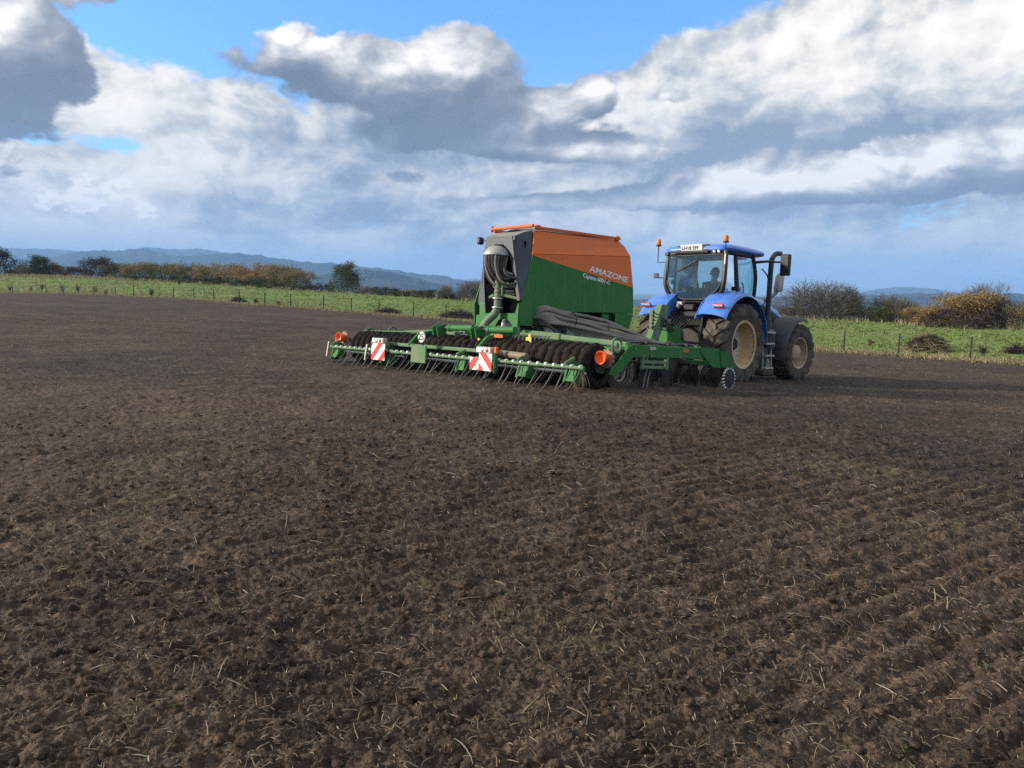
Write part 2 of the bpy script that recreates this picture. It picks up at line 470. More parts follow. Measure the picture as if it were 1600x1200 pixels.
def clods(x, y, c, s, p=.7, rmin=.3, rmax=.62, k=.8):
    """Rounded lumps, at most one per cell of size c."""
    x = x / c; y = y / c; ix, iy = np.floor(x).astype(np.int64), np.floor(y).astype(np.int64); o = np.zeros_like(x)
    for a in (-1, 0, 1):
        for b in (-1, 0, 1):
            jx, jy = ix + a, iy + b
            r = rmin + (rmax - rmin) * _h(jx, jy, s + 2)
            d2 = ((x - jx - _h(jx, jy, s))**2 + (y - jy - _h(jx, jy, s + 1))**2) / (r * r)
            hgt = np.where(_h(jx, jy, s + 3) < p, np.sqrt(np.maximum(0, 1 - d2)) * r * k * (.5 + .8 * _h(jx, jy, s + 4)), 0)
            o = np.maximum(o, hgt)
    return o * c

# ------------------------------------------------------------------ ploughed field
ROW = R(54)                       # drill rows run 54 degrees to the right of the view
def soil(x, y, r):
    wx, wy = x + .05 * fbm(x * 7, y * 7, 2, 61), y + .05 * fbm(x * 7, y * 7, 2, 71)
    u = wx * math.cos(ROW) - wy * math.sin(ROW)
    u = u + .05 * fbm(x * 1.3, y * 1.3, 3, 3)
    rowamp = np.clip(.45 + 1.8 * fbm(x * .16 + 5, y * .16, 2, 8) + .20 * x, .08, 1.25) * (.5 + vnoise(x * 1.1, y * 1.1, 12))
    ph = u / .152
    hrow = .0115 * rowamp * (np.abs(np.sin(math.pi * ph)) * 1.6 - 1.0)
    h = hrow + .05 * fbm(x * .9, y * .9, 3, 20) + .030 * fbm(x * 5, y * 5, 4, 30, .6) + .024 * fbm(x * 21, y * 21, 4, 40, .66)
    cl = clods(wx, wy, .16, 100, .25, .15, .36, .40) + clods(wx, wy, .075, 200, .5, .2, .48, .42)
    near = r < 16
    fine = np.zeros_like(h)
    fine[near] = clods(wx[near], wy[near], .034, 300, .75, .25, .55, .6)
    nr2 = r < 8
    f2 = np.zeros_like(h); f2[nr2] = clods(x[nr2], y[nr2], .017, 400, .8, .3, .6, .85)
    cl = np.maximum(cl, 0) * (.35 + .9 * vnoise(x * 2.1, y * 2.1, 77))
    big = clods(x + .02 * fbm(x * 30, y * 30, 2, 5), y, .55, 500, .16, .05, .11, .6) * (r < 7)
    return h + cl + np.maximum(fine, f2) + .35 * np.minimum(fine, f2) + big
def field_mesh():
    rs = [.05, .4, .9]; r = 1.25
    while r < 125:
        rs.append(r); r += min(.0125 * r, max(.0030, 1.04 * r * r / 1078))
    rs = np.array(rs)
    fine = np.arange(-R(42), R(42), .00240)
    az = np.concatenate((np.linspace(-math.pi, -R(42), 70, endpoint=False), fine, np.linspace(R(42), math.pi, 70)[:-1]))
    A, RR = np.meshgrid(az, rs)
    jr = rng.uniform(-.25, .25, RR.shape); jr[:4] = 0
    dr = np.gradient(rs)[:, None]; RR = RR + jr * dr
    A = A + rng.uniform(-.25, .25, A.shape) * .0024
    X, Y = RR * np.sin(A), RR * np.cos(A)
    Z = base_z(X, Y)
    Z[4:] += soil(X[4:], Y[4:], RR[4:]); Z[:4] -= .02
    # fade the far rim into the grass
    re = np.interp(A, E_AZ, E_R)
    n, m = X.shape
    keep = RR < re + .6
    i = np.arange(n * m).reshape(n, m)
    a, b = i[:-1, :], i[1:, :]
    q = np.stack((a, np.roll(a, -1, 1), np.roll(b, -1, 1), b), -1)
    ok = keep[:-1, :] & keep[1:, :] & np.roll(keep[1:, :], -1, 1)
    F = q[ok][:, ::-1]
    V = np.stack((X, Y, Z), -1).reshape(-1, 3)
    used = np.zeros(len(V), bool); used[F.ravel()] = True
    new = np.cumsum(used) - 1
    return V[used], new[F]

m, t, b = material('tilled_soil')
P = t.node('ShaderNodeTexCoord').outputs['Object']
mid = t.noise(P, 1.6, 5, .6); med = t.noise(P, 11, 5, .7); fin = t.noise(P, 40, 5, .7); vf = t.noise(P, 150, 3, .6); gran = t.vor(P, 75); gr2 = t.vor(t.vm('ADD', P, t.vm('SCALE', t.noise(P, 9, 2, .5, color=True), .06)), 17)
c0 = t.ramp(t.add(t.mul(fin, .42), t.mul(med, .36), t.mul(mid, .22)), [(.34, (.012, .009, .007)), (.45, (.046, .034, .026)), (.55, (.085, .064, .049)), (.68, (.165, .130, .100))])
c0 = t.mix(1.0, c0, t.ramp(t.noise(t.vm('ADD', P, (9, 3, 0)), 1.15, 9, .86), [(.40, (.55, .55, .57)), (.5, (.93, .93, .93)), (.60, (1.30, 1.26, 1.20))]), 'MULTIPLY')
c0 = t.mix(1.0, c0, t.ramp(t.noise(P, 3.6, 7, .78), [(.36, (.46, .47, .50)), (.5, (.95, .95, .95)), (.64, (1.45, 1.40, 1.34))]), 'MULTIPLY')
# scraps of trash and seedlings give some parts an olive cast, bare parts are redder
c0 = t.mix(t.mul(t.step(t.noise(P, .5, 5, .6), .50, .68), .40), c0, (.105, .092, .046))
c0 = t.mix(t.mul(t.step(t.noise(t.vm('ADD', P, (31, 7, 0)), .35, 4, .6), .45, .65), .30), c0, (.108, .070, .054))
c0 = t.mix(t.mul(t.step(gr2, .42, .75), .55), c0, (.020, .015, .012))  # gaps between crumbs darkened, their shade put into the colour
c0 = t.mix(t.mul(t.step(vf, .56, .72), .5), c0, (.25, .20, .145))
c0 = t.mix(1.0, c0, t.ramp(t.noise(t.vm('ADD', P, (5, 40, 0)), .16, 5, .6), [(.36, (.90, .88, .87)), (.5, (1.12, 1.07, 1.03)), (.64, (1.30, 1.22, 1.15))]), 'MULTIPLY')
t.put(b.inputs['Base Color'], c0)
b.inputs['Roughness'].default_value = .92; b.inputs['Specular IOR Level'].default_value = .18
bp = t.node('ShaderNodeBump'); bp.inputs['Strength'].default_value = .8; bp.inputs['Distance'].default_value = .026
t.put(bp.inputs['Height'], t.add(t.mul(med, 1.3), t.mul(fin, .75), t.mul(vf, .28), t.mul(gran, -.35), t.mul(gr2, -1.15))); t.put(b.inputs['Normal'], bp.outputs[0])
V, F = field_mesh()
tag(link('field', np_mesh('field', V, F, MATS['tilled_soil'])), 'dark brown freshly tilled field with fine clods and drill rows', kind='structure')

# ------------------------------------------------------------------ meadow, and the land out to the horizon
def ground_z(x, y):
    """Height of the field or of the meadow behind it."""
    x = np.asarray(x, float); y = np.asarray(y, float)
    az = np.arctan2(x, y); r = np.hypot(x, y)
    re = np.interp(az, E_AZ, E_R); rt_ = np.interp(az, T_AZ, T_R)
    ze = base_z(re * np.sin(az), re * np.cos(az)); zt = np.interp(az, T_AZ, T_Z)
    tt = (r - re) / np.maximum(rt_ - re, 1)
    s = np.clip(tt, 0, 1); prof = s * .35 + .65 * s * s * (3 - 2 * s)
    z = ze + (zt - ze) * prof + .10 * fbm(x * .35, y * .35, 3, 91) * np.clip(tt * 8, 0, 1) + .05 * fbm(x * 1.7, y * 1.7, 2, 95)
    far = np.clip((r - rt_ * 1.12) / 700, 0, 1)
    z = z - (45 * (1 - (1 - far)**2)) + 6 * far * fbm(x * .004, y * .004, 3, 15)
    return np.where(r < re, base_z(x, y), z)
def land_mesh():
    az = np.concatenate((np.linspace(-math.pi, -.85, 60, endpoint=False), np.arange(-.85, .85, .0045), np.linspace(.85, math.pi, 60)[:-1]))
    tt = np.concatenate((np.linspace(-.02, 1.15, 70), 1.15 + np.geomspace(.05, 170, 50)))
    A, T = np.meshgrid(az, tt)
    re = np.interp(A, E_AZ, E_R); rt_ = np.interp(A, T_AZ, T_R)
    RR = re + (rt_ - re) * T
    RR = np.where(T > 1.15, RR + (14000 - RR) * np.clip((T - 1.2) / 170, 0, 1)**1.2, RR)
    X, Y = RR * np.sin(A), RR * np.cos(A)
    Z = ground_z(X, Y); Z[0] -= .06
    n, m_ = X.shape; i = np.arange(n * m_).reshape(n, m_); a, b_ = i[:-1], i[1:]
    F = np.stack((a, np.roll(a, -1, 1), np.roll(b_, -1, 1), b_), -1).reshape(-1, 4)[:, ::-1]
    return np.stack((X, Y, Z), -1).reshape(-1, 3), F
m, t, b = material('meadow_turf')
P = t.node('ShaderNodeTexCoord').outputs['Object']
g1 = t.noise(P, .25, 5, .6); g2 = t.noise(P, 1.8, 5, .62); g3 = t.noise(P, 9, 4, .6)
gc = t.ramp(t.add(t.mul(g2, .6), t.mul(g3, .4)), [(.25, (.090, .130, .034)), (.48, (.135, .190, .052)), (.62, (.18, .225, .072)), (.8, (.26, .26, .115))])
gc = t.mix(t.mul(t.step(g1, .50, .70), .55), gc, (.19, .165, .095))
dist = t.vm('LENGTH', P)
gc = t.mix(t.step(dist, 200, 900), gc, t.ramp(t.noise(P, .006, 4, .6), [(.35, (.045, .055, .028)), (.5, (.085, .10, .045)), (.65, (.14, .13, .075))]))
t.put(b.inputs['Base Color'], gc); b.inputs['Roughness'].default_value = .95; b.inputs['Specular IOR Level'].default_value = .1
bp = t.node('ShaderNodeBump'); bp.inputs['Strength'].default_value = .6; bp.inputs['Distance'].default_value = .08
t.put(bp.inputs['Height'], t.add(g3, g2)); t.put(b.inputs['Normal'], bp.outputs[0])
V, F = land_mesh()
tag(link('meadow', np_mesh('meadow', V, F, MATS['meadow_turf'])), 'green rough meadow behind the wire fence, falling away to the far valley', kind='structure')

# ------------------------------------------------------------------ hills
def hill(name, label, ctrl, dist, seed, mat, dip=.72, amp=9):
    xs = np.array([c[0] for c in ctrl], float); ys = np.array([c[1] for c in ctrl], float)
    px = np.arange(xs[0], xs[-1], 2.5); py = np.interp(px, xs, ys)
    k = np.ones(7) / 7; py = np.convolve(np.pad(py, 3, 'edge'), k, 'valid')
    rows = []
    for d in (dip, dip + .06, dip + .13, dip + .19, .94, .975, 1.0, 1.03, 1.1, 1.25):
        f = 1.0 if d == 1 else (1 - ((1 - d) / (1 - dip))**1.15 if d < 1 else 1 - ((d - 1) / .25)**.8)
        P_ = np.array([tuple(at(x, y, dist)) for x, y in zip(px, py)])
        X = P_[:, 0] * d; Y = P_[:, 1] * d
        top = P_[:, 2] + amp * 2 * fbm(px * .11 + seed, px * 0 + seed, 4, seed) * min(1, f + .1)
        Z = -46 + (top + 46) * max(f, 0) + amp * 3.0 * fbm(X * .006 + 3, Y * .006 + seed, 4, seed) * f * (1 - f) * 4
        rows.append(np.stack((X, Y, Z), -1))
    G = np.stack(rows); n, m_ = G.shape[:2]; i = np.arange(n * m_).reshape(n, m_)
    F = np.stack((i[:-1, :-1], i[:-1, 1:], i[1:, 1:], i[1:, :-1]), -1).reshape(-1, 4)
    return tag(link(name, np_mesh(name, G.reshape(-1, 3), F, mat)), label, kind='structure')
m, t, b = material('hill_cover')
P = t.node('ShaderNodeTexCoord').outputs['Object']
h1 = t.noise(P, .0035, 5, .6); h2 = t.noise(P, .02, 5, .65)
hc = t.ramp(t.add(t.mul(h1, .65), t.mul(h2, .35)), [(.36, (.010, .013, .011)), (.48, (.018, .023, .018)), (.56, (.045, .048, .030)), (.70, (.075, .066, .045))])
t.put(b.inputs['Base Color'], hc); b.inputs['Roughness'].default_value = 1; b.inputs['Specular IOR Level'].default_value = 0
HM = MATS['hill_cover']
hill('hills', 'pale far hill range low on the left horizon', [(-300, 392), (-100, 388), (0, 386), (40, 388), (110, 391), (170, 396), (205, 391), (225, 386), (250, 388), (280, 390), (310, 388), (345, 393), (400, 402), (480, 418)], 6200, 4, HM, .8, 8)
hill('hills', 'long wooded hill range stepping down towards the machine', [(-420, 460), (-300, 432), (-80, 415), (60, 412), (85, 403), (110, 394), (150, 391), (185, 391), (205, 389), (232, 389), (262, 398), (290, 401), (330, 397), (370, 395), (400, 398), (432, 403), (470, 409), (520, 411), (560, 417), (585, 417), (600, 420), (650, 428), (690, 430), (720, 437), (770, 441), (860, 452), (960, 462), (1040, 478)], 4300, 9, HM, .72, 9)
hill('hills', 'darker nearer hill shoulder behind the meadow', [(380, 478), (420, 455), (470, 437), (520, 426), (565, 421), (600, 423), (640, 431), (690, 445), (730, 454), (780, 460), (860, 464), (960, 466)], 2700, 14, HM, .7, 5)
hill('hills', 'rounded pale hill dome on the right horizon', [(1150, 482), (1220, 472), (1300, 465), (1340, 457), (1370, 452), (1410, 448), (1450, 450), (1480, 455), (1540, 464), (1640, 468), (1900, 470)], 6000, 21, HM, .8, 5)
hill('hills', 'dark low wooded ridge on the right horizon', [(960, 470), (1100, 466), (1230, 463), (1340, 462), (1400, 460), (1440, 458), (1480, 458), (1510, 461), (1560, 460), (1585, 457), (1620, 459), (1750, 458), (1950, 460)], 2900, 33, HM, .72, 5)

# ------------------------------------------------------------------ air
m = bpy.data.materials.new('haze'); m.use_nodes = True; t = NT(m.node_tree); t.n.clear()
pv = t.node('ShaderNodeVolumePrincipled'); pv.inputs['Color'].default_value = (.33, .58, 1.0, 1); pv.inputs['Density'].default_value = 1.6e-4
t.l.new(pv.outputs[0], t.node('ShaderNodeOutputMaterial').inputs['Volume'])
HB = MB(); HB.box((0, 0, 200), (32000, 32000, 520), 0)
tag(HB.build('haze', m, ang=0), 'thin blue haze in the air', kind='stuff')
# ------------------------------------------------------------------ machine materials
BLUE = paint('blue_paint', (.030, .18, .66), .34, dirt=.24, dirt_col=(.24, .22, .19), coat=.5)
GREEN = paint('green_paint', (.023, .175, .034), .55, spec=.22, dirt=.24, dirt_col=(.12, .105, .075))
GREEN_L = paint('dusty_green_paint', (.085, .20, .085), .6, spec=.2, dirt=.45, dirt_col=(.24, .23, .17))
ORANGE = paint('orange_paint', (.74, .165, .046), .55, spec=.2, dirt=.18)
ORANGE_B = paint('bright_orange_plastic', (.85, .13, .015), .4, dirt=.06)
HOODG = paint('grey_plastic_hood', (.045, .055, .070), .5, dirt=.22, dirt_col=(.16, .16, .15))
LIDG = paint('grey_tarpaulin', (.24, .235, .20), .75, dirt=.3, dirt_col=(.2, .18, .13))
BLACK = paint('black_plastic', (.012, .013, .015), .45, dirt=.18)
DARK = paint('dark_steel', (.026, .025, .025), .55, metal=.3, dirt=.45, dirt_col=(.075, .060, .048))
STEEL = paint('worn_steel', (.20, .20, .195), .4, metal=.7, dirt=.4)
CHROME = paint('chrome_rod', (.62, .63, .64), .14, metal=1.0, dirt=.05)
GALV = paint('galvanised_steel', (.55, .57, .52), .4, metal=.35, dirt=.25)
WHITE = paint('white_plate', (.85, .85, .83), .45, dirt=.12)
RUBBER = paint('tyre_rubber', (.022, .020, .019), .8, dirt=.8, dirt_col=(.15, .125, .10), spec=.2, scale=4)
MUDRUB = paint('soil_caked_rubber', (.011, .009, .008), .9, dirt=.8, dirt_col=(.030, .023, .018), spec=.12, scale=5)
RIM = paint('dusty_rim', (.66, .50, .26), .55, dirt=.5, dirt_col=(.42, .28, .14), scale=2.5)
RIMF = paint('dusty_front_rim', (.55, .44, .31), .6, dirt=.6, dirt_col=(.33, .22, .14), scale=3)
HOSE = paint('grey_hose', (.20, .185, .165), .6, dirt=.4, dirt_col=(.28, .24, .19))
HOSED = paint('black_hose', (.026, .024, .025), .4, dirt=.25, dirt_col=(.10, .085, .07))
RECESS_SHADE = paint('recess_shade', (.004, .004, .005), .9, dirt=.0, spec=.02)  # near-black, so the shade inside the hood is put into the colour
PIPEG = paint('dusty_olive_pipe', (.105, .165, .085), .55, dirt=.4, dirt_col=(.25, .24, .18))
CAKED = paint('caked_black_soil', (.020, .015, .012), .95, dirt=.4, dirt_col=(.04, .031, .025), spec=.1)
RED = paint('red_reflector', (.55, .02, .015), .3, dirt=.1)
YEL = paint('yellow_sticker', (.72, .50, .03), .5, dirt=.12)
SEATM = paint('seat_cloth', (.05, .055, .06), .85, dirt=.2)
TRIM = paint('light_cab_trim', (.34, .34, .31), .8, dirt=.15)
BOOT = paint('mud_crust', (.085, .066, .052), .95, dirt=.4, spec=.1)
STONE = paint('dusty_silver', (.42, .41, .38), .45, metal=.5, dirt=.4, dirt_col=(.3, .27, .22))
TUBEB = paint('rusty_tube', (.27, .20, .12), .6, dirt=.4)
def hopper_paint(name, col):
    """Panel paint with rain-streaked dust and scuffs."""
    m = paint(name, col, .55, spec=.2, dirt=.2); t = NT(m.node_tree); b = [n for n in t.n if n.type == 'BSDF_PRINCIPLED'][0]
    P = t.node('ShaderNodeTexCoord').outputs['Object']; x, y, z = t.sep(P)[:3]
    st = t.noise(t.vec(t.mul(x, 9.0), y, t.mul(z, .9)), 1.6, 6, .65); bl = t.noise(P, 1.3, 5, .6)
    sc = t.noise(t.vec(t.mul(x, 3.0), y, t.mul(z, 22.0)), 2.0, 3, .5)
    c = b.inputs['Base Color'].links[0].from_socket
    c = t.mix(t.mul(t.step(t.add(t.mul(st, .65), t.mul(bl, .35)), .46, .68), .26), c, (.24, .22, .17))
    c = t.mix(t.mul(t.step(sc, .68, .74), .25), c, (.30, .28, .24)); t.put(b.inputs['Base Color'], c)
    return m
H_GREEN = hopper_paint('hopper_green', (.024, .18, .034)); H_ORANGE = hopper_paint('hopper_orange', (.93, .205, .042))
def glass(name, tint, gl=.10):
    m = bpy.data.materials.new(name); m.use_nodes = True; t = NT(m.node_tree); t.n.clear()
    tr = t.node('ShaderNodeBsdfTransparent'); t.put(tr.inputs[0], tint)
    gb = t.node('ShaderNodeBsdfGlossy'); gb.inputs['Roughness'].default_value = .04; t.put(gb.inputs[0], (.9, .95, 1.0))
    fr_ = t.node('ShaderNodeFresnel'); fr_.inputs[0].default_value = 1.5
    dust = t.noise(t.node('ShaderNodeTexCoord').outputs['Object'], 5, 5, .6)
    df = t.node('ShaderNodeBsdfDiffuse'); t.put(df.inputs[0], (.45, .46, .43))
    m1 = t.node('ShaderNodeMixShader'); t.put(m1.inputs[0], t.m('MULTIPLY_ADD', fr_.outputs[0], .9, gl, clamp=True)); t.l.new(tr.outputs[0], m1.inputs[1]); t.l.new(gb.outputs[0], m1.inputs[2])
    m2 = t.node('ShaderNodeMixShader'); t.put(m2.inputs[0], t.mul(t.step(dust, .55, .8), .06)); t.l.new(m1.outputs[0], m2.inputs[1]); t.l.new(df.outputs[0], m2.inputs[2])
    t.l.new(m2.outputs[0], t.node('ShaderNodeOutputMaterial').inputs[0]); MATS[name] = m
    return m
GLASS = glass('cab_glass', (.80, .88, .87), .03)
GLASS_T = glass('tinted_cab_glass', (.55, .78, .74), .05)
m, t, b = material('amber_lens'); b.inputs['Base Color'].default_value = (.85, .22, .01, 1); b.inputs['Roughness'].default_value = .15; b.inputs['Transmission Weight'].default_value = .25; AMBER = m
m, t, b = material('lamp_glass'); b.inputs['Base Color'].default_value = (.7, .72, .74, 1); b.inputs['Roughness'].default_value = .1; b.inputs['Metallic'].default_value = .6; LAMP = m
def stripes(name, sign):
    m, t, b = material(name)
    x, y, z = t.sep(t.node('ShaderNodeTexCoord').outputs['Object'])[:3]
    f = t.m('FRACT', t.m('MULTIPLY', t.m('ADD', t.m('MULTIPLY', y, sign), z), 1 / .30))
    n = t.noise(t.node('ShaderNodeTexCoord').outputs['Object'], 9, 5, .6)
    c = t.mix(t.step(f, .5, .5001, False), (.62, .03, .02), (.80, .78, .76))
    t.put(b.inputs['Base Color'], t.mix(t.mul(t.step(n, .5, .7), .3), c, (.42, .34, .27))); b.inputs['Roughness'].default_value = .4
    return m
STR_A, STR_B = stripes('warning_stripes_rising', 1.0), stripes('warning_stripes_falling', -1.0)

# ------------------------------------------------------------------ wheels
def tyre_mesh(name, Rt, Wd, rim, n, lug_h, mat, sweep=.30):
    b = MB(); h = Wd / 2; c = Rt - lug_h
    prof = [(rim, -h * .80), (rim + .02, -h * .92), (rim + (c - rim) * .45, -h * 1.03), (c - .06, -h * .99), (c - .012, -h * .86), (c, -h * .5), (c + .004, 0)]
    prof = prof + [(r, -q) for r, q in prof[-2::-1]]
    b.lathe(prof, n=56)
    for s in (-1, 1):
        for j in range(n):
            a0 = 2 * math.pi * (j + (.5 if s > 0 else 0)) / n
            st = []
            for q, lat in enumerate((-.06, .40, .86, 1.0)):
                an = a0 + sweep * (lat * .85); w2 = (.052, .05, .058, .06)[q] / c * (n and 22 / n) ** .5
                top = Rt - (0, 0, .010, .055)[q]; base = c - (.02, .02, .04, .12)[q]; y = s * lat * h * 1.005
                ring = []
                for rr, da in ((base, -w2 * 1.25), (top, -w2), (top, w2), (base, w2 * 1.25)):
                    ring.append((rr * math.sin(an + da), y, rr * math.cos(an + da)))
                st.append(ring)
            vs = [p for r_ in st for p in r_]
            fs = [(4 * i + k, 4 * i + k + 1, 4 * i + k + 5, 4 * i + k + 4) for i in range(3) for k in range(3)] + [(0, 1, 2, 3), (15, 14, 13, 12)]
            b.add(vs, fs)
    return b.mesh(name, mat, 30)
def wheel(parent, c, Rt, Wd, rimR, side, n, lug, rim_prof, rim_mat, hub, steer=0.0, tyre=None, extra=None):
    w = bpy.data.objects.new('wheel', None); COL.objects.link(w); w.parent = parent; w.location = c
    w.rotation_euler = (0, random.uniform(0, 1), steer + (0 if side < 0 else math.pi))
    me = tyre or tyre_mesh('tyre', Rt, Wd, rimR, n, lug, RUBBER)
    link('tyre', me, w)
    b = MB(); b.lathe([(r, -h) for r, h in rim_prof], n=44); b.build('rim', rim_mat, w, fix=False)
    b = MB(); b.lathe([(r, -h) for r, h in hub[0]], n=20); b.build('hub', hub[1], w, fix=False)
    if hub[2]:
        k, rr, hh = hub[2]
        for i in range(k):
            a = 2 * math.pi * i / k; b = MB(); b.cyl((rr * math.cos(a), -hh + .03, rr * math.sin(a)), (rr * math.cos(a), -hh - .01, rr * math.sin(a)), .02, n=6); b.build('wheel_bolt', DARK, w)
    if extra:
        b = MB(); b.lathe([(r, -h) for r, h in extra[0]], n=44); b.build('wheel_disc', extra[1], w, fix=False)
    return w, me
# ------------------------------------------------------------------ tractor
def axes(o, ex, ey):
    ex = Vector(ex).normalized(); ey = Vector(ey); ey = (ey - ex * ex.dot(ey)).normalized(); ez = ex.cross(ey)
    return Matrix(((ex.x, ey.x, ez.x, o[0]), (ex.y, ey.y, ez.y, o[1]), (ex.z, ey.z, ez.z, o[2]), (0, 0, 0, 1)))
TM = axes((4.78 - .45 * .7079, 18.76 - .45 * .7043, -2.14 + .024 + CAMH), (1.99, 1.98, -.15), (-4.23, 4.22, -.05))
FENDG = paint('grey_plastic_fender', (.040, .046, .055), .55, dirt=.35, dirt_col=(.14, .13, .11))
GLOSSB = paint('glossy_black', (.008, .008, .009), .25, dirt=.04)
tr = tag(empty('tractor', TM), 'blue farm tractor with tan dusty wheels pulling the green seed drill', 'tractor')
rear_rim = [(.50, .27), (.555, .285), (.57, .265), (.56, .24), (.53, .23), (.515, .17), (.50, .05), (.49, -.04), (.47, -.075), (.47, -.074)]
RD = ([(.475, -.07), (.40, -.055), (.30, -.085), (.20, -.085), (.17, -.07)], paint('pale_wheel_disc', (.62, .58, .48), .5, dirt=.45, dirt_col=(.40, .30, .18)))
rear_hub = ([(.20, -.10), (.175, -.085), (.17, -.02), (.13, .02), (.06, .025), (0, .025)], DARK, (8, .235, -.09))
w, tme = wheel(tr, (0, -.90, .90), .93, .62, .555, -1, 19, .05, rear_rim, RIM, rear_hub, extra=RD)
wheel(tr, (0, .90, .90), .93, .62, .555, 1, 19, .05, rear_rim, RIM, rear_hub, tyre=tme, extra=RD)
front_rim = [(.37, .20), (.405, .215), (.415, .20), (.405, .18), (.385, .17), (.375, .10), (.365, .02), (.34, -.03), (.26, -.01), (.20, .06), (.17, .07)]
front_hub = ([(.22, .04), (.20, .12), (.17, .15), (.10, .17), (.05, .19), (0, .19)], RIMF, (8, .27, .0))
w, fme = wheel(tr, (2.94, -.95, .72), .74, .50, .40, -1, 17, .04, front_rim, RIMF, front_hub, steer=-.06)
wheel(tr, (2.94, .95, .72), .74, .50, .40, 1, 17, .04, front_rim, RIMF, front_hub, steer=-.06, tyre=fme)
# chassis, axles, engine block
b = MB(); b.box((1.5, 0, .95), (3.3, .46, .5), .04); b.box((.1, 0, 1.0), (.9, .62, .75), .06); b.box((2.85, 0, .72), (.35, .5, .3), .05); b.box((3.45, 0, .95), (.45, .6, .5), .05)
b.build('chassis', DARK, tr)
for y0, r0 in ((0, .17),):
    b = MB(); b.tube([(0, -.95, .9), (0, -.5, .9), (0, -.3, .9), (0, .3, .9), (0, .5, .9), (0, .95, .9)], [.12, .13, .22, .22, .13, .12], 16); b.build('rear_axle', DARK, tr)
    b = MB(); b.tube([(2.83, -.8, .70), (2.83, -.3, .68), (2.83, .3, .68), (2.83, .8, .70)], [.10, .09, .09, .10], 12); b.build('front_axle', DARK, tr)
# engine hood
def ringsec(x, hw, z0, z1, cr=.16):
    pts = []
    for s in (1, -1):
        seq = [(s * hw, z0), (s * hw * 1.0, z1 - cr)] + [(s * (hw - cr + cr * math.cos(a)), z1 - cr + cr * math.sin(a)) for a in (.4, .8, 1.2)] + [(s * (hw - cr) * .5, z1 + .012)]
        pts += seq if s > 0 else seq[::-1]
    return [(x, y, z) for y, z in pts]
st = [(1.15, .50, 1.25, 2.06), (1.5, .50, 1.22, 2.10), (2.0, .46, 1.18, 2.07), (2.6, .42, 1.14, 1.98), (3.15, .40, 1.1, 1.84), (3.5, .37, 1.1, 1.70), (3.66, .30, 1.15, 1.50)]
b = MB(); rows = [ringsec(*q) for q in st]; b.sheet(rows); n = len(rows[0]); b.f.append(tuple(range((len(rows) - 1) * n, len(rows) * n)))
hood = b.build('engine_hood', BLUE, tr)
for s in (-1, 1):
    b = MB(); b.prism([(1.75, 1.30), (2.9, 1.26), (3.3, 1.35), (3.15, 1.60), (2.5, 1.80), (2.1, 1.90), (1.8, 1.62)], s * .455, s * .475); b.build('side_grille', BLACK, hood)
# cab floor, pillars
b = MB()
b.prism([(-.30, 1.15), (1.15, 1.05), (1.25, 1.30), (1.2, 1.62), (.95, 1.50), (.1, 1.55), (-.25, 1.72)], -.42, .42); b.build('cab_floor', BLACK, tr)
PZ = 3.02
# lower and upper corner points of the cab; right side y < 0
def pil(name, pts, r, n=8): b = MB(); b.tube(spline(pts, 4), r, n); return b.build(name, BLACK, tr)
for s in (-1, 1):
    pil('pillar', [(-.27, s * .50, 1.78), (-.36, s * .70, 2.05), (-.40, s * .79, 2.35), (-.34, s * .76, PZ)], .055)
    pil('pillar', [(.18, s * .86, 1.62), (.10, s * .86, 2.2), (.02, s * .80, PZ)], .038)
    pil('pillar', [(1.22, s * .56, 1.55), (1.16, s * .70, 1.9), (1.00, s * .82, 2.5), (.92, s * .76, PZ)], .045)
    b = MB(); b.tube([(-.35, s * .76, 2.985), (.05, s * .82, 2.985), (.92, s * .76, 2.985)], .045); b.build('roof_rail', BLACK, tr)
b = MB(); b.tube([(-.345, .76, 2.985), (-.38, 0, 2.985), (-.345, -.76, 2.985)], .05); b.build('rear_header', BLACK, tr)
b = MB(); b.tube([(-.30, .55, 1.80), (-.31, .25, 1.86), (-.31, -.25, 1.86), (-.30, -.55, 1.80)], .04); b.build('rear_sill', BLACK, tr)
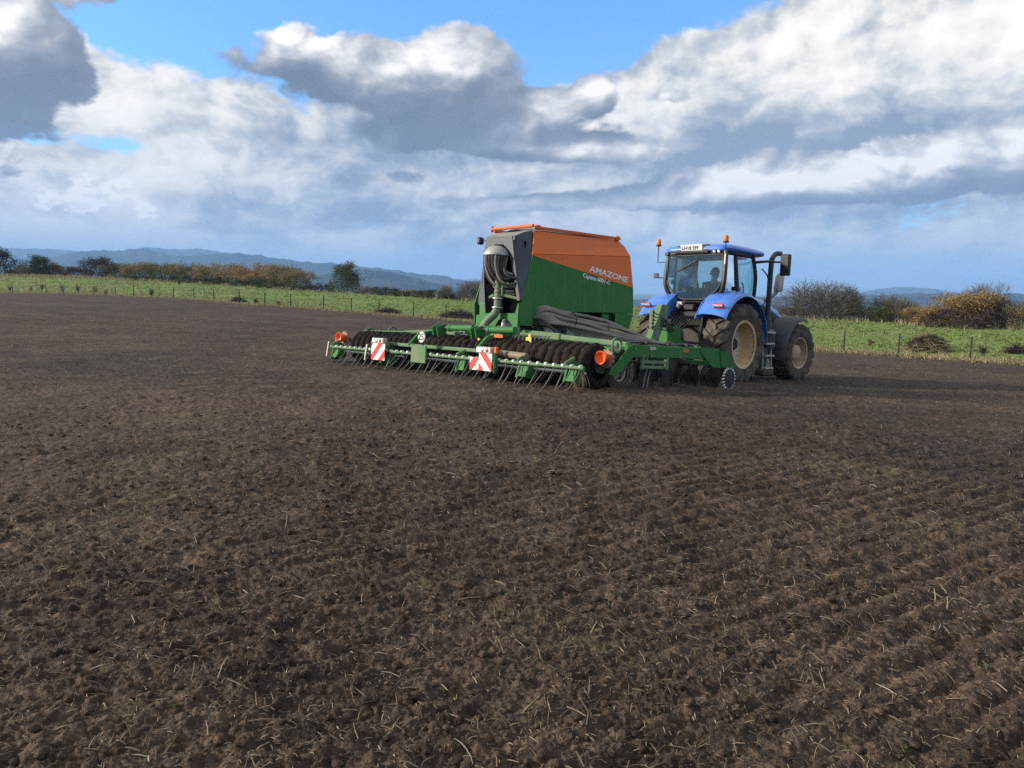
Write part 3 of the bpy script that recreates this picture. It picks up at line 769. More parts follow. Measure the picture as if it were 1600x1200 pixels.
# rear window and doors
rw = [(.27, 1.91), (.47, 1.99), (.66, 2.18), (.755, 2.38), (.735, 2.94), (-.735, 2.94), (-.755, 2.38), (-.66, 2.18), (-.47, 1.99), (-.27, 1.91)]
b = MB(); b.prism(rw, -.402, -.396, 'yz'); win = b.build('rear_window', GLASS, tr)
b = MB(); b.tube([(-.402, y, z) for y, z in rw], .02, 6, close=True); b.build('window_seal', BLACK, win)
b = MB(); b.tube([(-.43, .50, 2.55), (-.435, .15, 2.72), (-.42, -.05, 2.80)], .012, 6); b.tube([(-.43, .44, 2.56), (-.43, -.02, 2.72)], .007, 4); b.build('wiper', BLACK, win)
b = MB(); b.box((-.43, .60, 2.32), (.04, .05, .1)); b.build('window_handle', BLACK, win)
for s in (-1, 1):
    b = MB()
    b.sheet([[(-.36, s * .76, 2.36), (-.33, s * .755, 2.95)], [(.09, s * .84, 2.2), (.02, s * .795, 2.95)]]); b.build('side_window', GLASS_T, tr)
    b = MB()
    b.sheet([[(.20, s * .865, 1.62), (.13, s * .865, 2.2), (.05, s * .80, 2.95)], [(.7, s * .84, 1.56), (.66, s * .86, 2.2), (.5, s * .79, 2.95)], [(1.20, s * .58, 1.56), (1.06, s * .77, 2.2), (.90, s * .77, 2.95)]])
    dr_ = b.build('cab_door', GLASS_T, tr)
    b = MB(); b.tube([(.18, s * .87, 1.6), (.7, s * .85, 1.54), (1.2, s * .59, 1.55)], .03); b.build('door_sill', BLACK, dr_)
    b = MB(); b.tube([(.27, s * .90, 1.95), (.27, s * .93, 2.05), (.25, s * .92, 2.25), (.24, s * .88, 2.35)], .014, 6); b.build('door_handle', BLACK, dr_)
b = MB(); b.sheet([[(1.21, -.56, 1.58), (1.0, -.80, 2.5), (.92, -.74, 2.95)], [(1.25, 0, 1.62), (1.08, 0, 2.5), (.97, 0, 2.95)], [(1.21, .56, 1.58), (1.0, .80, 2.5), (.92, .74, 2.95)]]); b.build('windscreen', GLASS, tr)
# roof
def rrect(x0, x1, hy, z, cr, n=5):
    o = []
    for cx, cy_, a0 in ((x1 - cr, hy - cr, 0), (x0 + cr, hy - cr, 90), (x0 + cr, -hy + cr, 180), (x1 - cr, -hy + cr, 270)):
        for k in range(n): a = R(a0 + 90 * k / (n - 1)); o.append((cx + cr * math.cos(a), cy_ + cr * math.sin(a), z))
    return o
rings = [rrect(-.38, 1.28, .80, 3.005, .2), rrect(-.44, 1.40, .88, 3.035, .24), rrect(-.45, 1.42, .90, 3.085, .26), rrect(-.42, 1.37, .875, 3.135, .26), rrect(-.30, 1.22, .77, 3.185, .24), rrect(-.05, .95, .52, 3.215, .2)]
b = MB(); rr_ = [r_ + [r_[0]] for r_ in rings]; b.sheet(rr_); nn = len(rr_[0])
b.f.append(tuple(range(nn - 1))); b.f.append(tuple((len(rings) - 1) * nn + i for i in range(nn - 1)))
roof = b.build('cab_roof', BLUE, tr, ang=50)
b = MB(); b.prism([(-.46, 2.965), (-.30, 2.965), (-.30, 3.17), (-.40, 3.17), (-.475, 3.0)], -.36, .50); b.build('plate_housing', BLACK, roof)
b = MB(); PMx = Matrix.Translation((-.468, .075, 3.105)) @ Matrix.Rotation(R(-16), 4, 'Y'); b.box((0, 0, 0), (.012, .58, .15), .004, PMx); plate = b.build('number_plate', WHITE, roof)
tm = text_mesh('LH18 EFF', .118, BLACK, bold=.0015, space=1.0)
to = link('plate_letters', tm, plate, PMx @ Matrix.Translation((-.009, .265, -.042)) @ Matrix(((0, 0, -1, 0), (-1, 0, 0, 0), (0, 1, 0, 0), (0, 0, 0, 1))))
b = MB(); b.box((.25, .0, 3.225), (.34, .22, .03)); b.tube([(.1, .25, 3.24), (.3, -.3, 3.245)], .012, 6); b.cyl((.3, .12, 3.23), (.3, .12, 3.27), .05, n=12); b.build('aerial', BLACK, roof)
for y in (-.52, -.64):
    b = MB(); b.lathe([(0, -.42), (.03, -.42), (.036, -.44), (.033, -.46), (0, -.465)], (0, y, 2.995), 'x', 14); b.build('work_lamp', LAMP, roof)
b = MB(); b.box((-.43, .58, 2.99), (.07, .16, .06)); b.box((-.43, .76, 2.985), (.07, .12, .06)); b.build('work_lamp', BLACK, roof)
# beacons
def beacon(x, y, z, path):
    bc = MB(); bc.lathe([(0, 0), (.065, 0), (.065, .035), (.05, .04)], (x, y, z), 'z', 16); bc.tube(path, .012, 6)
    o = bc.build('beacon', BLACK, tr)
    l_ = MB(); l_.lathe([(.055, .035), (.058, .10), (.05, .145), (.028, .17), (0, .175)], (x, y, z), 'z', 16); l_.build('lens', AMBER, o)
beacon(-.44, -.80, 3.19, [(-.44, -.80, 3.19), (-.47, -.82, 3.02), (-.44, -.80, 2.75), (-.37, -.77, 2.72)])
beacon(-.36, 1.07, 3.19, [(-.36, 1.07, 3.19), (-.36, 1.07, 2.80), (-.36, .77, 2.80)])
b = MB(); b.bar((-.455, -.815, 2.70), (-.455, -.815, 3.02), .04, .03); b.build('beacon_pole', STONE, tr)
# mirrors
for s, x0 in ((-1, 1.05), (1, 1.0)):
    b = MB(); b.tube([(.93, s * .78, 2.86), (.98, s * 1.1, 2.88), (x0, s * 1.40, 2.86)], [.035, .03, .022], 8); arm = b.build('mirror_arm', BLACK, tr)
    M_ = Matrix.Translation((x0, s * 1.53, 2.79)) @ rotz(s * .12)
    b = MB(); b.box((0, 0, 0), (.10, .25, .50), .04, M_); mir = b.build('mirror', GLOSSB, arm)
    b = MB(); b.box((-.053, 0, .05), (.006, .19, .34), .002, M_); b.build('mirror_glass', GLOSSB, arm)
b = MB(); b.tube([(-.38, .78, 2.42), (-.40, .98, 2.42)], .015, 6); b.box((-.42, 1.05, 2.47), (.05, .13, .12), .02, None); b.build('rear_camera', BLACK, tr)
# exhaust, intake canister, fuel tank and steps on the right
b = MB(); b.tube(spline([(1.52, -.90, .95), (1.53, -.90, 1.3), (1.54, -.90, 2.0), (1.55, -.90, 2.86), (1.60, -.90, 3.02), (1.74, -.91, 3.12), (1.93, -.92, 3.14)], 5), [.155] * 5 + [.14, .11, .09, .08, .075] + [.072] * 21, 16) if False else None
pth = spline([(1.52, -.92, .95), (1.53, -.92, 1.35), (1.54, -.92, 2.0), (1.55, -.92, 2.84), (1.60, -.92, 3.02), (1.74, -.93, 3.13), (1.95, -.94, 3.16)], 5)
b.tube(pth, [.15 if p.z < 1.28 else (.15 - .088 * min(1, (p.z - 1.28) / .35)) for p in pth], 16, cap=False); exh = b.build('exhaust', BLACK, tr)
b = MB(); b.box((1.50, -.93, 1.02), (.36, .36, .52), .05); b.build('exhaust_housing', BLACK, exh)
b = MB(); b.tube(spline([(1.95, -.60, 2.02), (2.1, -.76, 2.15), (2.16, -.84, 2.3)], 3), .05, 10); b.tube([(2.16, -.84, 2.24), (2.16, -.84, 2.32), (2.22, -.84, 2.62), (2.23, -.84, 2.68)], [.10, .115, .105, .07], 16); b.build('air_intake', STONE, tr)
b = MB(); b.box((1.0, -.86, .62), (.85, .45, .62), .1); b.build('fuel_tank', BLACK, tr)
b = MB()
for z in (.34, .64, .93, 1.2): b.box((1.28, -1.10, z), (.42, .20, .05), .01)
b.bar((1.06, -1.12, .25), (1.08, -1.05, 1.25), .05, .03); b.bar((1.50, -1.12, .25), (1.48, -1.05, 1.25), .05, .03); b.box((1.30, -.99, .75), (.44, .03, .95), .01); b.build('steps', STONE, tr)
b = MB(); b.box((1.28, -1.05, .24), (.5, .3, .18), .06); b.build('mud_lump', BOOT, tr)
b = MB(); b.tube(spline([(1.12, -.80, 1.6), (1.3, -.98, 2.0), (1.28, -1.0, 2.5), (1.1, -.92, 2.72)], 5), .016, 6); b.build('handrail', BLACK, tr)
# rear fenders
for s in (-1, 1):
    rows = []
    for k in range(19):
        a = R(147 - 141 * k / 18); rad = 1.10 + .07 * math.sin(R(180 * k / 18))
        x = rad * math.cos(a); z = .90 + rad * math.sin(a)
        if k == 0: z -= .0
        rows.append([(x, s * .46, z + .02), (x, s * .60, z + .05), (x, s * .85, z + .045), (x, s * 1.06, z + .005), (x * .995, s * 1.16, z - .03), (x * .985, s * 1.185, z - .075)])
    b = MB(); b.sheet(rows, .018)
    f_ = b.build('rear_fender', BLUE, tr, ang=50)
    b = MB(); b.prism([(-1.02, 1.45), (-.75, 1.82), (-.35, 2.06), (.05, 2.1), (.2, 1.55)], s * .45, s * .47); b.build('fender_wall', BLUE, f_)
    Mf = Matrix.Translation((-.875, s * .97, 1.745)) @ Matrix.Rotation(R(-50), 4, 'Y')
    b = MB(); b.box((0, 0, 0), (.05, .27, .13), .015, Mf); tl = b.build('tail_lamp', RED, f_)
    b = MB(); b.box((-.012, 0, .030), (.034, .25, .055), .006, Mf); b.build('lamp_lens', WHITE, f_)
# front fenders
for s in (-1, 1):
    rows = []
    for k in range(15):
        a = R(194 - 122 * k / 14); x = 2.92 + .88 * math.cos(a); z = .73 + .88 * math.sin(a)
        rows.append([(x, s * .62, z + .0), (x, s * .74, z + .03), (x, s * 1.05, z + .02), (x, s * 1.19, z - .03), (x + .01, s * 1.205, z - .09)])
    b = MB(); b.sheet(rows, .014); ff = b.build('front_fender', FENDG, tr, ang=50)
    b = MB(); b.bar((2.83, s * .55, .75), (2.83, s * .7, 1.57), .06, .04); b.build('fender_bracket', DARK, ff)
# rear linkage and hoses
b = MB()
b.bar((-.20, -.30, 1.62), (-.62, -.42, 1.55), .09, .12); b.bar((-.20, .30, 1.62), (-.62, .42, 1.55), .09, .12); b.build('lift_arm', DARK, tr)
for s in (-1, 1):
    b = MB(); b.cyl((-.60, s * .43, 1.52), (-.78, s * .45, .75), .035, n=10); b.cyl((-.66, s * .437, 1.26), (-.73, s * .443, .95), .05, n=10); b.build('lift_link', DARK, tr)
    b = MB(); b.bar((-.15, s * .30, .62), (-1.25, s * .46, .68), .06, .12); b.build('lower_link', DARK, tr)
    b = MB(); b.cyl((-.16, s * .22, .95), (-.52, s * .38, 1.5), .05, n=10); b.build('lift_cylinder', DARK, tr)
b = MB(); b.cyl((-.38, 0, 1.28), (-1.0, 0, 1.22), .04, n=10); b.build('top_link', DARK, tr)
b = MB(); b.box((-.40, 0, 1.45), (.16, .62, .34), .03); b.box((-.42, .12, 1.72), (.1, .4, .14), .03)
for k in range(8): b.cyl((-.47, -.26 + .075 * k, 1.5), (-.56, -.26 + .075 * k, 1.5), .022, n=8)
b.build('hydraulic_couplers', DARK, tr)
b = MB(); b.box((-.34, -.02, 1.08), (.2, .7, .42), .05); b.cyl((-.42, 0, .72), (-.62, 0, .72), .05, n=10); b.build('rear_housing', DARK, tr)
for k in range(7):
    y = -.24 + .08 * k
    b = MB(); b.tube(bez((-.55, y, 1.5), (-.95, y * 1.2, 1.5), (-.95, y * .6, 1.05 + .03 * k), (-1.45, y * .4 - .05, 1.18 + .02 * k), 12), .014, 6); b.build('hydraulic_hose', HOSED, tr)
b = MB(); b.box((-.45, .30, 1.80), (.13, .18, .1), .02); b.cyl((-.5, .30, 1.78), (-.58, .30, 1.70), .05, n=10); b.build('trailer_socket', STONE, tr)
# inside the cab
b = MB(); b.box((.36, 0, 1.72), (.52, .52, .16), .06); b.box((.30, 0, 1.58), (.36, .36, .2), .04); b.box((.08, .04, 1.98), (.12, .42, .46), .06); b.build('seat', SEATM, tr)
b = MB(); b.box((.10, .46, 2.02), (.12, .30, .42), .05); b.box((.28, .46, 1.78), (.3, .3, .12), .05); b.build('passenger_seat', SEATM, tr)
b = MB(); b.cyl((1.02, 0, 1.6), (.84, 0, 2.06), .05, n=10); b.box((1.08, 0, 1.80), (.18, .40, .34), .05); b.build('steering_column', BLACK, tr)
b = MB(); b.tube([Vector((.82, 0, 2.09)) + (Vector((0, 1, 0)) * math.cos(a) + Vector((.55, 0, .83)).normalized() * math.sin(a)) * .20 for a in [2 * math.pi * k / 24 for k in range(24)]], .016, 8, close=True)
b.tube([(.82, -.19, 2.09), (.84, 0, 2.07), (.82, .19, 2.09)], .014, 6); b.build('steering_wheel', BLACK, tr)
b = MB(); b.box((.42, -.42, 1.86), (.55, .14, .14), .05); b.box((.72, -.48, 2.18), (.06, .24, .18), .02); b.build('armrest_console', BLACK, tr)
b = MB(); b.box((.35, 0, 2.95), (1.05, 1.3, .05), .02); b.build('headliner', TRIM, tr)

# ------------------------------------------------------------------ driver
def skin(name, nodes, edges, mat, parent, root=0, sub=2):
    """One continuous limb or body: joints with radii grown by a Skin modifier."""
    me = bpy.data.meshes.new(name); me.from_pydata([n[0] for n in nodes], edges, [])
    ob = bpy.data.objects.new(name, me); COL.objects.link(ob)
    sm = ob.modifiers.new('s', 'SKIN'); sm.use_smooth_shade = True
    for i, n in enumerate(nodes):
        v = me.skin_vertices[0].data[i]; v.radius = (n[1], n[1]) if not isinstance(n[1], tuple) else n[1]; v.use_root = i == root
    ss = ob.modifiers.new('d', 'SUBSURF'); ss.levels = ss.render_levels = sub
    dg = bpy.context.evaluated_depsgraph_get(); out = bpy.data.meshes.new_from_object(ob.evaluated_get(dg))
    bpy.data.objects.remove(ob); out.name = name; out.materials.clear(); out.materials.append(mat)
    return link(name, out, parent)
SKIN = paint('skin', (.48, .27, .19), .55, dirt=.05); NAVY = paint('navy_jacket', (.018, .030, .058), .85, dirt=.08); HAIR = paint('grey_hair', (.20, .18, .16), .8, dirt=.05); TROU = paint('dark_trousers', (.03, .03, .035), .85, dirt=.1)
dv = tag(empty('person', TM @ Matrix.Translation((.40, -.04, 1.80))), 'person in dark navy jacket sitting at the wheel in the tractor cab', 'person')
hx, hz = .0, .62
nodes = [((0, 0, .08), (.16, .13)), ((.0, 0, .30), (.15, .11)), ((.02, 0, .48), (.165, .11)), ((.03, 0, .58), (.09, .08)), ((.045, 0, .63), .072), ((.06, 0, .70), .092), ((.075, 0, .78), (.105, .095)), ((.07, 0, .86), (.09, .085)), ((.185, 0, .75), .018)]
edges = [(0, 1), (1, 2), (2, 3), (3, 4), (4, 5), (5, 6), (6, 7), (6, 8)]
for s in (-1, 1):
    k = len(nodes)
    hand = (.44, s * .19, .33)
    nodes += [((.02, s * .19, .50), .065), ((.08, s * .26, .26), .050), ((.38, s * .205, .31), .034), (hand, (.042, .022))]
    edges += [(2, k), (k, k + 1), (k + 1, k + 2), (k + 2, k + 3)]
    for q in range(5):
        j = len(nodes); yy = s * (.225 - .018 * q)
        if q == 4: nodes += [((.455, s * .155, .33), .010), ((.475, s * .145, .315), .009)]
        else: nodes += [((.475, yy, .335), .010), ((.50 - .003 * abs(q - 1), yy, .315), .009), ((.485, yy, .285), .008)]
        edges += [(k + 3, j), (j, j + 1)] + ([(j + 1, j + 2)] if q != 4 else [])
    k = len(nodes)
    nodes += [((.04, s * .10, .04), .09), ((.46, s * .17, .06), .07), ((.56, s * .17, -.34), .048), ((.66, s * .17, -.38), .04)]
    edges += [(0, k), (k, k + 1), (k + 1, k + 2), (k + 2, k + 3)]
skin('body', nodes, edges, SKIN, dv)
nodes = [((0, 0, .06), (.18, .15)), ((.0, 0, .30), (.17, .13)), ((.02, 0, .48), (.20, .135)), ((.035, 0, .58), (.10, .095))]; edges = [(0, 1), (1, 2), (2, 3)]
for s in (-1, 1):
    k = len(nodes); nodes += [((.02, s * .20, .51), .080), ((.08, s * .265, .26), .063), ((.37, s * .205, .31), .046)]; edges += [(2, k), (k, k + 1), (k + 1, k + 2)]
skin('jacket', nodes, edges, NAVY, dv)
nodes = [((0, 0, .07), (.17, .13))]; edges = []
for s in (-1, 1):
    k = len(nodes); nodes += [((.06, s * .10, .05), .10), ((.46, s * .17, .06), .08), ((.56, s * .17, -.30), .06)]; edges += [(0, k), (k, k + 1), (k + 1, k + 2)]
skin('trousers', nodes, edges, TROU, dv)
b = MB(); rows = []
for i in range(9):
    th = R(8 + 100 * i / 8)
    rows.append([(.052 + .125 * math.sin(th) * math.cos(p) * 1.05, .108 * math.sin(th) * math.sin(p), .80 + .125 * math.cos(th) - (.03 if math.cos(p) < 0 else -.035 * math.cos(p)) * math.sin(th)) for p in [2 * math.pi * k / 20 for k in range(21)]])
b.sheet(rows, .004); b.build('hair', HAIR, dv)
# ------------------------------------------------------------------ seed drill (local x forward, y left, z up, harrow at x = 0)
DM = axes((-1.28014157, 12.83332064, -1.43299478 + CAMH), (.71286611, .69702966, -.07727596), (-.69983919, .71415797, -.01426519))
sdr = tag(empty('seed_drill', DM), 'wide green and orange seed drill with tall hopper, towed behind the blue tractor', 'seed drill')
def dp(name, mat, b, ang=35, parent=None): return b.build(name, mat, parent or sdr, ang)
YR, YL = -.66, .50                 # hopper sides
# --- hopper
body = [(1.26, .95), (1.24, 1.27), (1.39, 1.67), (1.48, 2.14), (1.52, 2.52), (3.90, 2.66), (4.08, 2.58), (4.22, 2.40), (4.37, 1.82), (4.42, 1.30), (4.30, 1.02), (3.92, 1.02), (3.84, 1.30), (2.27, 1.23), (2.05, .95)]
b = MB(); b.prism(body, YR + .12, YL - .12); hop = dp('hopper', GREEN, b)
def quadpanel(pts, th, mat, name, par):
    """Thin sheet-metal panel through pts, thickened away from the hopper's middle."""
    P_ = [Vector(p) for p in pts]; n = (P_[1] - P_[0]).cross(P_[2] - P_[1]).normalized()
    if (n.y > 0) != (P_[0].y > -.08): n = -n
    k = len(P_); b = MB(); vs = P_ + [p + n * th for p in P_]
    b.add(vs, [tuple(range(k)), tuple(range(k, 2 * k))[::-1]] + [(i, (i + 1) % k, k + (i + 1) % k, k + i) for i in range(k)])
    return b.build(name, mat, par, 20)
for Y, sg in ((YR, -1), (YL, 1)):
    quadpanel([(x, Y, z) for x, z in [(1.25, .91), (1.22, 1.27), (1.37, 1.67), (1.46, 2.125), (4.385, 1.815), (4.44, 1.30), (3.86, 1.29), (2.27, 1.21), (2.0, .91)]], .02 , H_GREEN, 'green_side_panel', hop)
    quadpanel([(x, Y + sg * .006, z) for x, z in [(3.86, 1.283), (4.44, 1.293), (4.33, 1.0), (3.89, 1.0)]], .015 , H_GREEN, 'front_leg_panel', hop)
    quadpanel([(1.46, Y, 2.131), (4.385, Y, 1.821), (4.23, Y, 2.42), (1.46, Y, 2.15)], .02, H_ORANGE, 'orange_side_panel', hop)
    quadpanel([(1.46, Y, 2.152), (4.23, Y, 2.422), (4.12, Y - sg * .07, 2.60), (3.93, Y - sg * .09, 2.70), (1.56, Y - sg * .09, 2.57)], .02, H_ORANGE, 'orange_top_panel', hop)
b = MB(); b.sheet([[(4.385, YR, 1.82), (4.385, YL, 1.82)], [(4.23, YR, 2.42), (4.23, YL, 2.42)], [(4.12, YR + .07, 2.60), (4.12, YL - .07, 2.60)], [(3.93, YR + .09, 2.70), (3.93, YL - .09, 2.70)]], .015); dp('hopper_front', H_ORANGE, b, parent=hop)
for Y, sg in ((YR, -1), (YL, 1)):
    for k in range(9):
        x = 1.62 + .31 * k; b = MB(); b.cyl((x, Y + sg * .018, 2.105 + .0975 * (x - 1.46) - .02), (x, Y + sg * .027, 2.105 + .0975 * (x - 1.46) - .02), .011, n=6) if x < 2.4 else b.cyl((x, Y + sg * .018, 1.27), (x, Y + sg * .027, 1.27), .011, n=6); dp('rivet', STEEL, b, parent=hop)
    b = MB(); b.box((2.86, Y + sg * .021, 1.52), (.012, .006, .56), .002); dp('panel_seam', GREEN, b, parent=hop)
# lid of tarpaulin with its orange frame
b = MB(); yc = (YR + YL) / 2
b.sheet([[(x, y, z0 + .09 * (1 - ((y - yc) / .5)**2) - (.03 if abs(x - 1.56) < .01 else 0)) for y in [yc + .485 * k / 5 for k in range(-5, 6)]] for x, z0 in ((1.56, 2.56), (1.75, 2.60), (2.3, 2.63), (2.9, 2.665), (3.5, 2.69), (3.93, 2.70))], .01); lid = dp('tarpaulin_lid', LIDG, b, 60, hop)
for Y, sg in ((YR, -1), (YL, 1)):
    b = MB(); b.bar((1.60, Y - sg * .07, 2.635), (3.97, Y - sg * .07, 2.745), .05, .05); dp('lid_rail', ORANGE, b, parent=hop)
    for x, z in ((1.63, 2.64), (3.86, 2.74)):
        b = MB(); b.box((x, Y - sg * .055, z), (.11, .085, .085), .02); dp('rail_clamp', ORANGE, b, parent=hop)
b = MB(); b.cyl((1.52, YR + .06, 2.655), (1.52, YL - .06, 2.655), .03, n=10); b.box((1.52, YL - .05, 2.655), (.06, .02, .11), .01); dp('lid_crossbar', ORANGE, b, parent=hop)
# letters on both sides
def letters(txt, size, name, x0, z0, x1, z1, Y, sg, bold, shear=.12, space=1.0):
    me = text_mesh(txt, size, WHITE, shear=shear, bold=bold, space=space, depth=.004)
    co = np.empty(len(me.vertices) * 3, np.float32); me.vertices.foreach_get('co', co); co = co.reshape(-1, 3)
    L = math.hypot(x1 - x0, z1 - z0); co[:, 0] -= co[:, 0].min(); co[:, 0] *= L / co[:, 0].max(); me.vertices.foreach_set('co', co.ravel()); me.update()
    a = math.atan2(z1 - z0, x1 - x0)
    if sg < 0: M_ = Matrix.Translation((x0, Y - .024, z0)) @ Matrix.Rotation(-a, 4, 'Y') @ Matrix(((1, 0, 0, 0), (0, 0, -1, 0), (0, 1, 0, 0), (0, 0, 0, 1)))
    else: M_ = Matrix.Translation((x1, Y + .024, z1)) @ Matrix.Rotation(-a, 4, 'Y') @ Matrix(((-1, 0, 0, 0), (0, 0, 1, 0), (0, 1, 0, 0), (0, 0, 0, 1)))
    return link(name, me, hop, M_)
for Y, sg in ((YR, -1), (YL, 1)):
    letters('AMAZONE', .150, 'maker_lettering', 2.98, 2.015, 4.20, 1.905, Y, sg, .004)
    letters('Cayena 6001-C', .112, 'model_lettering', 2.82, 1.885, 3.64, 1.815, Y, sg, .0025)
# --- hood round the distributor head
outer = [(-.69, 1.33), (-.60, 1.65), (-.48, 2.12), (-.41, 2.45), (-.2, 2.456), (.02, 2.462), (.23, 2.468), (.31, 2.14), (.27, 1.67), (.18, 1.09)]
inner = [(-.62, 1.33), (-.53, 1.65), (-.41, 2.05), (-.33, 2.22), (-.2, 2.31), (.0, 2.32), (.15, 2.24), (.280, 2.08), (.250, 1.67), (.165, 1.09)]
b = MB(); k = len(outer)
vs = [(1.20, *p) for p in outer] + [(1.20, *p) for p in inner] + [(1.25, *p) for p in outer] + [(1.25, *p) for p in inner]
fs = []
for i in range(k - 1): fs += [(i, i + 1, k + i + 1, k + i), (2 * k + i, 3 * k + i, 3 * k + i + 1, 2 * k + i + 1), (i, 2 * k + i, 2 * k + i + 1, i + 1), (k + i, k + i + 1, 3 * k + i + 1, 3 * k + i)]
fs += [(0, k, 3 * k, 2 * k), (k - 1, 2 * k - 1 + 2 * k, 2 * k - 1, k - 1)[:3], (k - 1, 3 * k - 1, 4 * k - 1, 2 * k - 1)]
b.add(vs, fs[:-2] + fs[-1:]); hood_ = dp('rear_hood', HOODG, b, 25, hop)
for sg, e in ((-1, [(-.41, 2.45, -.57, 2.57, 1.53), (-.48, 2.12, -.655, 2.15, 1.46), (-.60, 1.65, -.66, 1.67, 1.37), (-.69, 1.33, -.675, 1.28, 1.22)]), (1, [(.23, 2.468, .41, 2.57, 1.53), (.31, 2.14, .495, 2.15, 1.46), (.27, 1.67, .50, 1.67, 1.37), (.20, 1.15, .49, 1.28, 1.30)])):
    b = MB(); b.sheet([[(1.25, y0, z0), (x1, y1, z1)] for y0, z0, y1, z1, x1 in e], .015); dp('hood_side', HOODG, b, 20, hop)
b = MB(); b.sheet([[(1.25, -.41, 2.452), (1.25, .23, 2.47)], [(1.40, -.50, 2.535), (1.40, .33, 2.545)], [(1.56, -.565, 2.585), (1.56, .405, 2.585)]], .012); dp('hood_top', LIDG, b, 60, hop)
b = MB(); b.box((1.40, -.1, 1.72), (.03, .92, 1.30), .0); dp('hood_lining', RECESS_SHADE, b, parent=hop)
b = MB(); b.prism([(-.60, 1.12), (.17, 1.12), (.235, 1.62), (-.52, 1.62)], 1.222, 1.232, 'yz'); dp('recess_shade_sheet', RECESS_SHADE, b, parent=hop)  # added dark sheet over the green body, stands in for the recess's shade
b = MB(); b.box((1.19, -.50, 2.40), (.05, .06, .09), .01); dp('hood_latch', BLACK, b, parent=hop)
b = MB(); b.tube([(1.22, .25, 2.40), (1.20, .34, 2.40)], .012, 6); b.box((1.20, .40, 2.40), (.12, .11, .13), .03); dp('camera', BLACK, b)
# distributor head, its hoses and the riser pipe
DX, DY = 1.14, -.12
b = MB(); b.lathe([(0, .165), (.08, .155), (.16, .12), (.215, .055), (.23, .02), (.245, .015), (.245, -.015), (.16, -.02), (0, -.02)], (DX, DY, 2.12), 'z', 32); head = dp('distributor_head', STONE, b, 40)
for i in range(13):
    q = i / 12; a = R(95 + 190 * q); r_ = .21
    p0 = Vector((DX + r_ * math.cos(a), DY + r_ * math.sin(a), 2.10))
    p3 = Vector((1.21, -.50 - .03 * (i % 3), 1.52 + .30 * q * q + .03 * (i % 2)))
    b = MB(); b.tube(bez(p0, p0 + Vector((-.05, 0, -.36 + .12 * q)), p3 + Vector((-.16 + random.uniform(-.06, .06), .30 - .16 * q + random.uniform(-.10, .10), -.06 + random.uniform(-.08, .06))), p3 + Vector((0, random.uniform(-.03, .03), random.uniform(-.10, .10))), 16), random.choice((.021, .024, .027)), 8); dp('seed_hose', HOSED if i % 4 else HOSE, b, parent=head)
pth = [(1.10, -.25, 1.72 - .02 * i) for i in range(27)] + spline([(1.10, -.25, 1.20), (1.06, -.22, 1.08), (.99, -.13, .96), (.96, -.06, .86)], 5)
b = MB(); b.tube(pth, [.070 + (.006 if i % 4 < 2 else -.002) * (i < 17) for i in range(len(pth))], 16); riser = dp('riser_pipe', PIPEG, b, 60)
for z in (1.36, 1.20): b = MB(); b.lathe([(.08, -.012), (.098, -.012), (.098, .012), (.08, .012)], (1.10, -.25, z), 'z', 18); dp('pipe_clamp', GALV, b, parent=riser)
b = MB(); b.box((.96, -.08, .85), (.26, .36, .03), .006); dp('pipe_foot', GREEN_L, b, parent=riser)
for p0, p1 in (((1.10, -.34, 1.56), (1.24, -.62, 1.57)), ((1.10, -.34, 1.42), (1.24, -.66, 1.36)), ((1.10, -.36, 1.40), (1.10, -.36, 1.58)), ((1.10, -.14, 1.42), (1.26, .16, 1.38))):
    b = MB(); b.bar(p0, p1, .03, .05); dp('pipe_bracket', GREEN_L, b, parent=riser)
b = MB(); b.prism([(.40, .85), (.40, 1.06), (.14, 1.10), (-.60, 1.11), (-.655, 1.28), (-.675, 1.28), (-.675, .88), (-.57, .86), (-.50, .96), (-.36, 1.01), (-.20, .99), (-.10, .86)], 1.19, 1.235, 'yz'); dp('rear_panel', GREEN, b, 20)
b = MB(); b.box((1.3, -.35, .90), (.12, .3, .14), .02); b.cyl((1.16, -.40, .90), (1.12, -.40, .99), .03, n=8); dp('metering_unit', STONE, b)
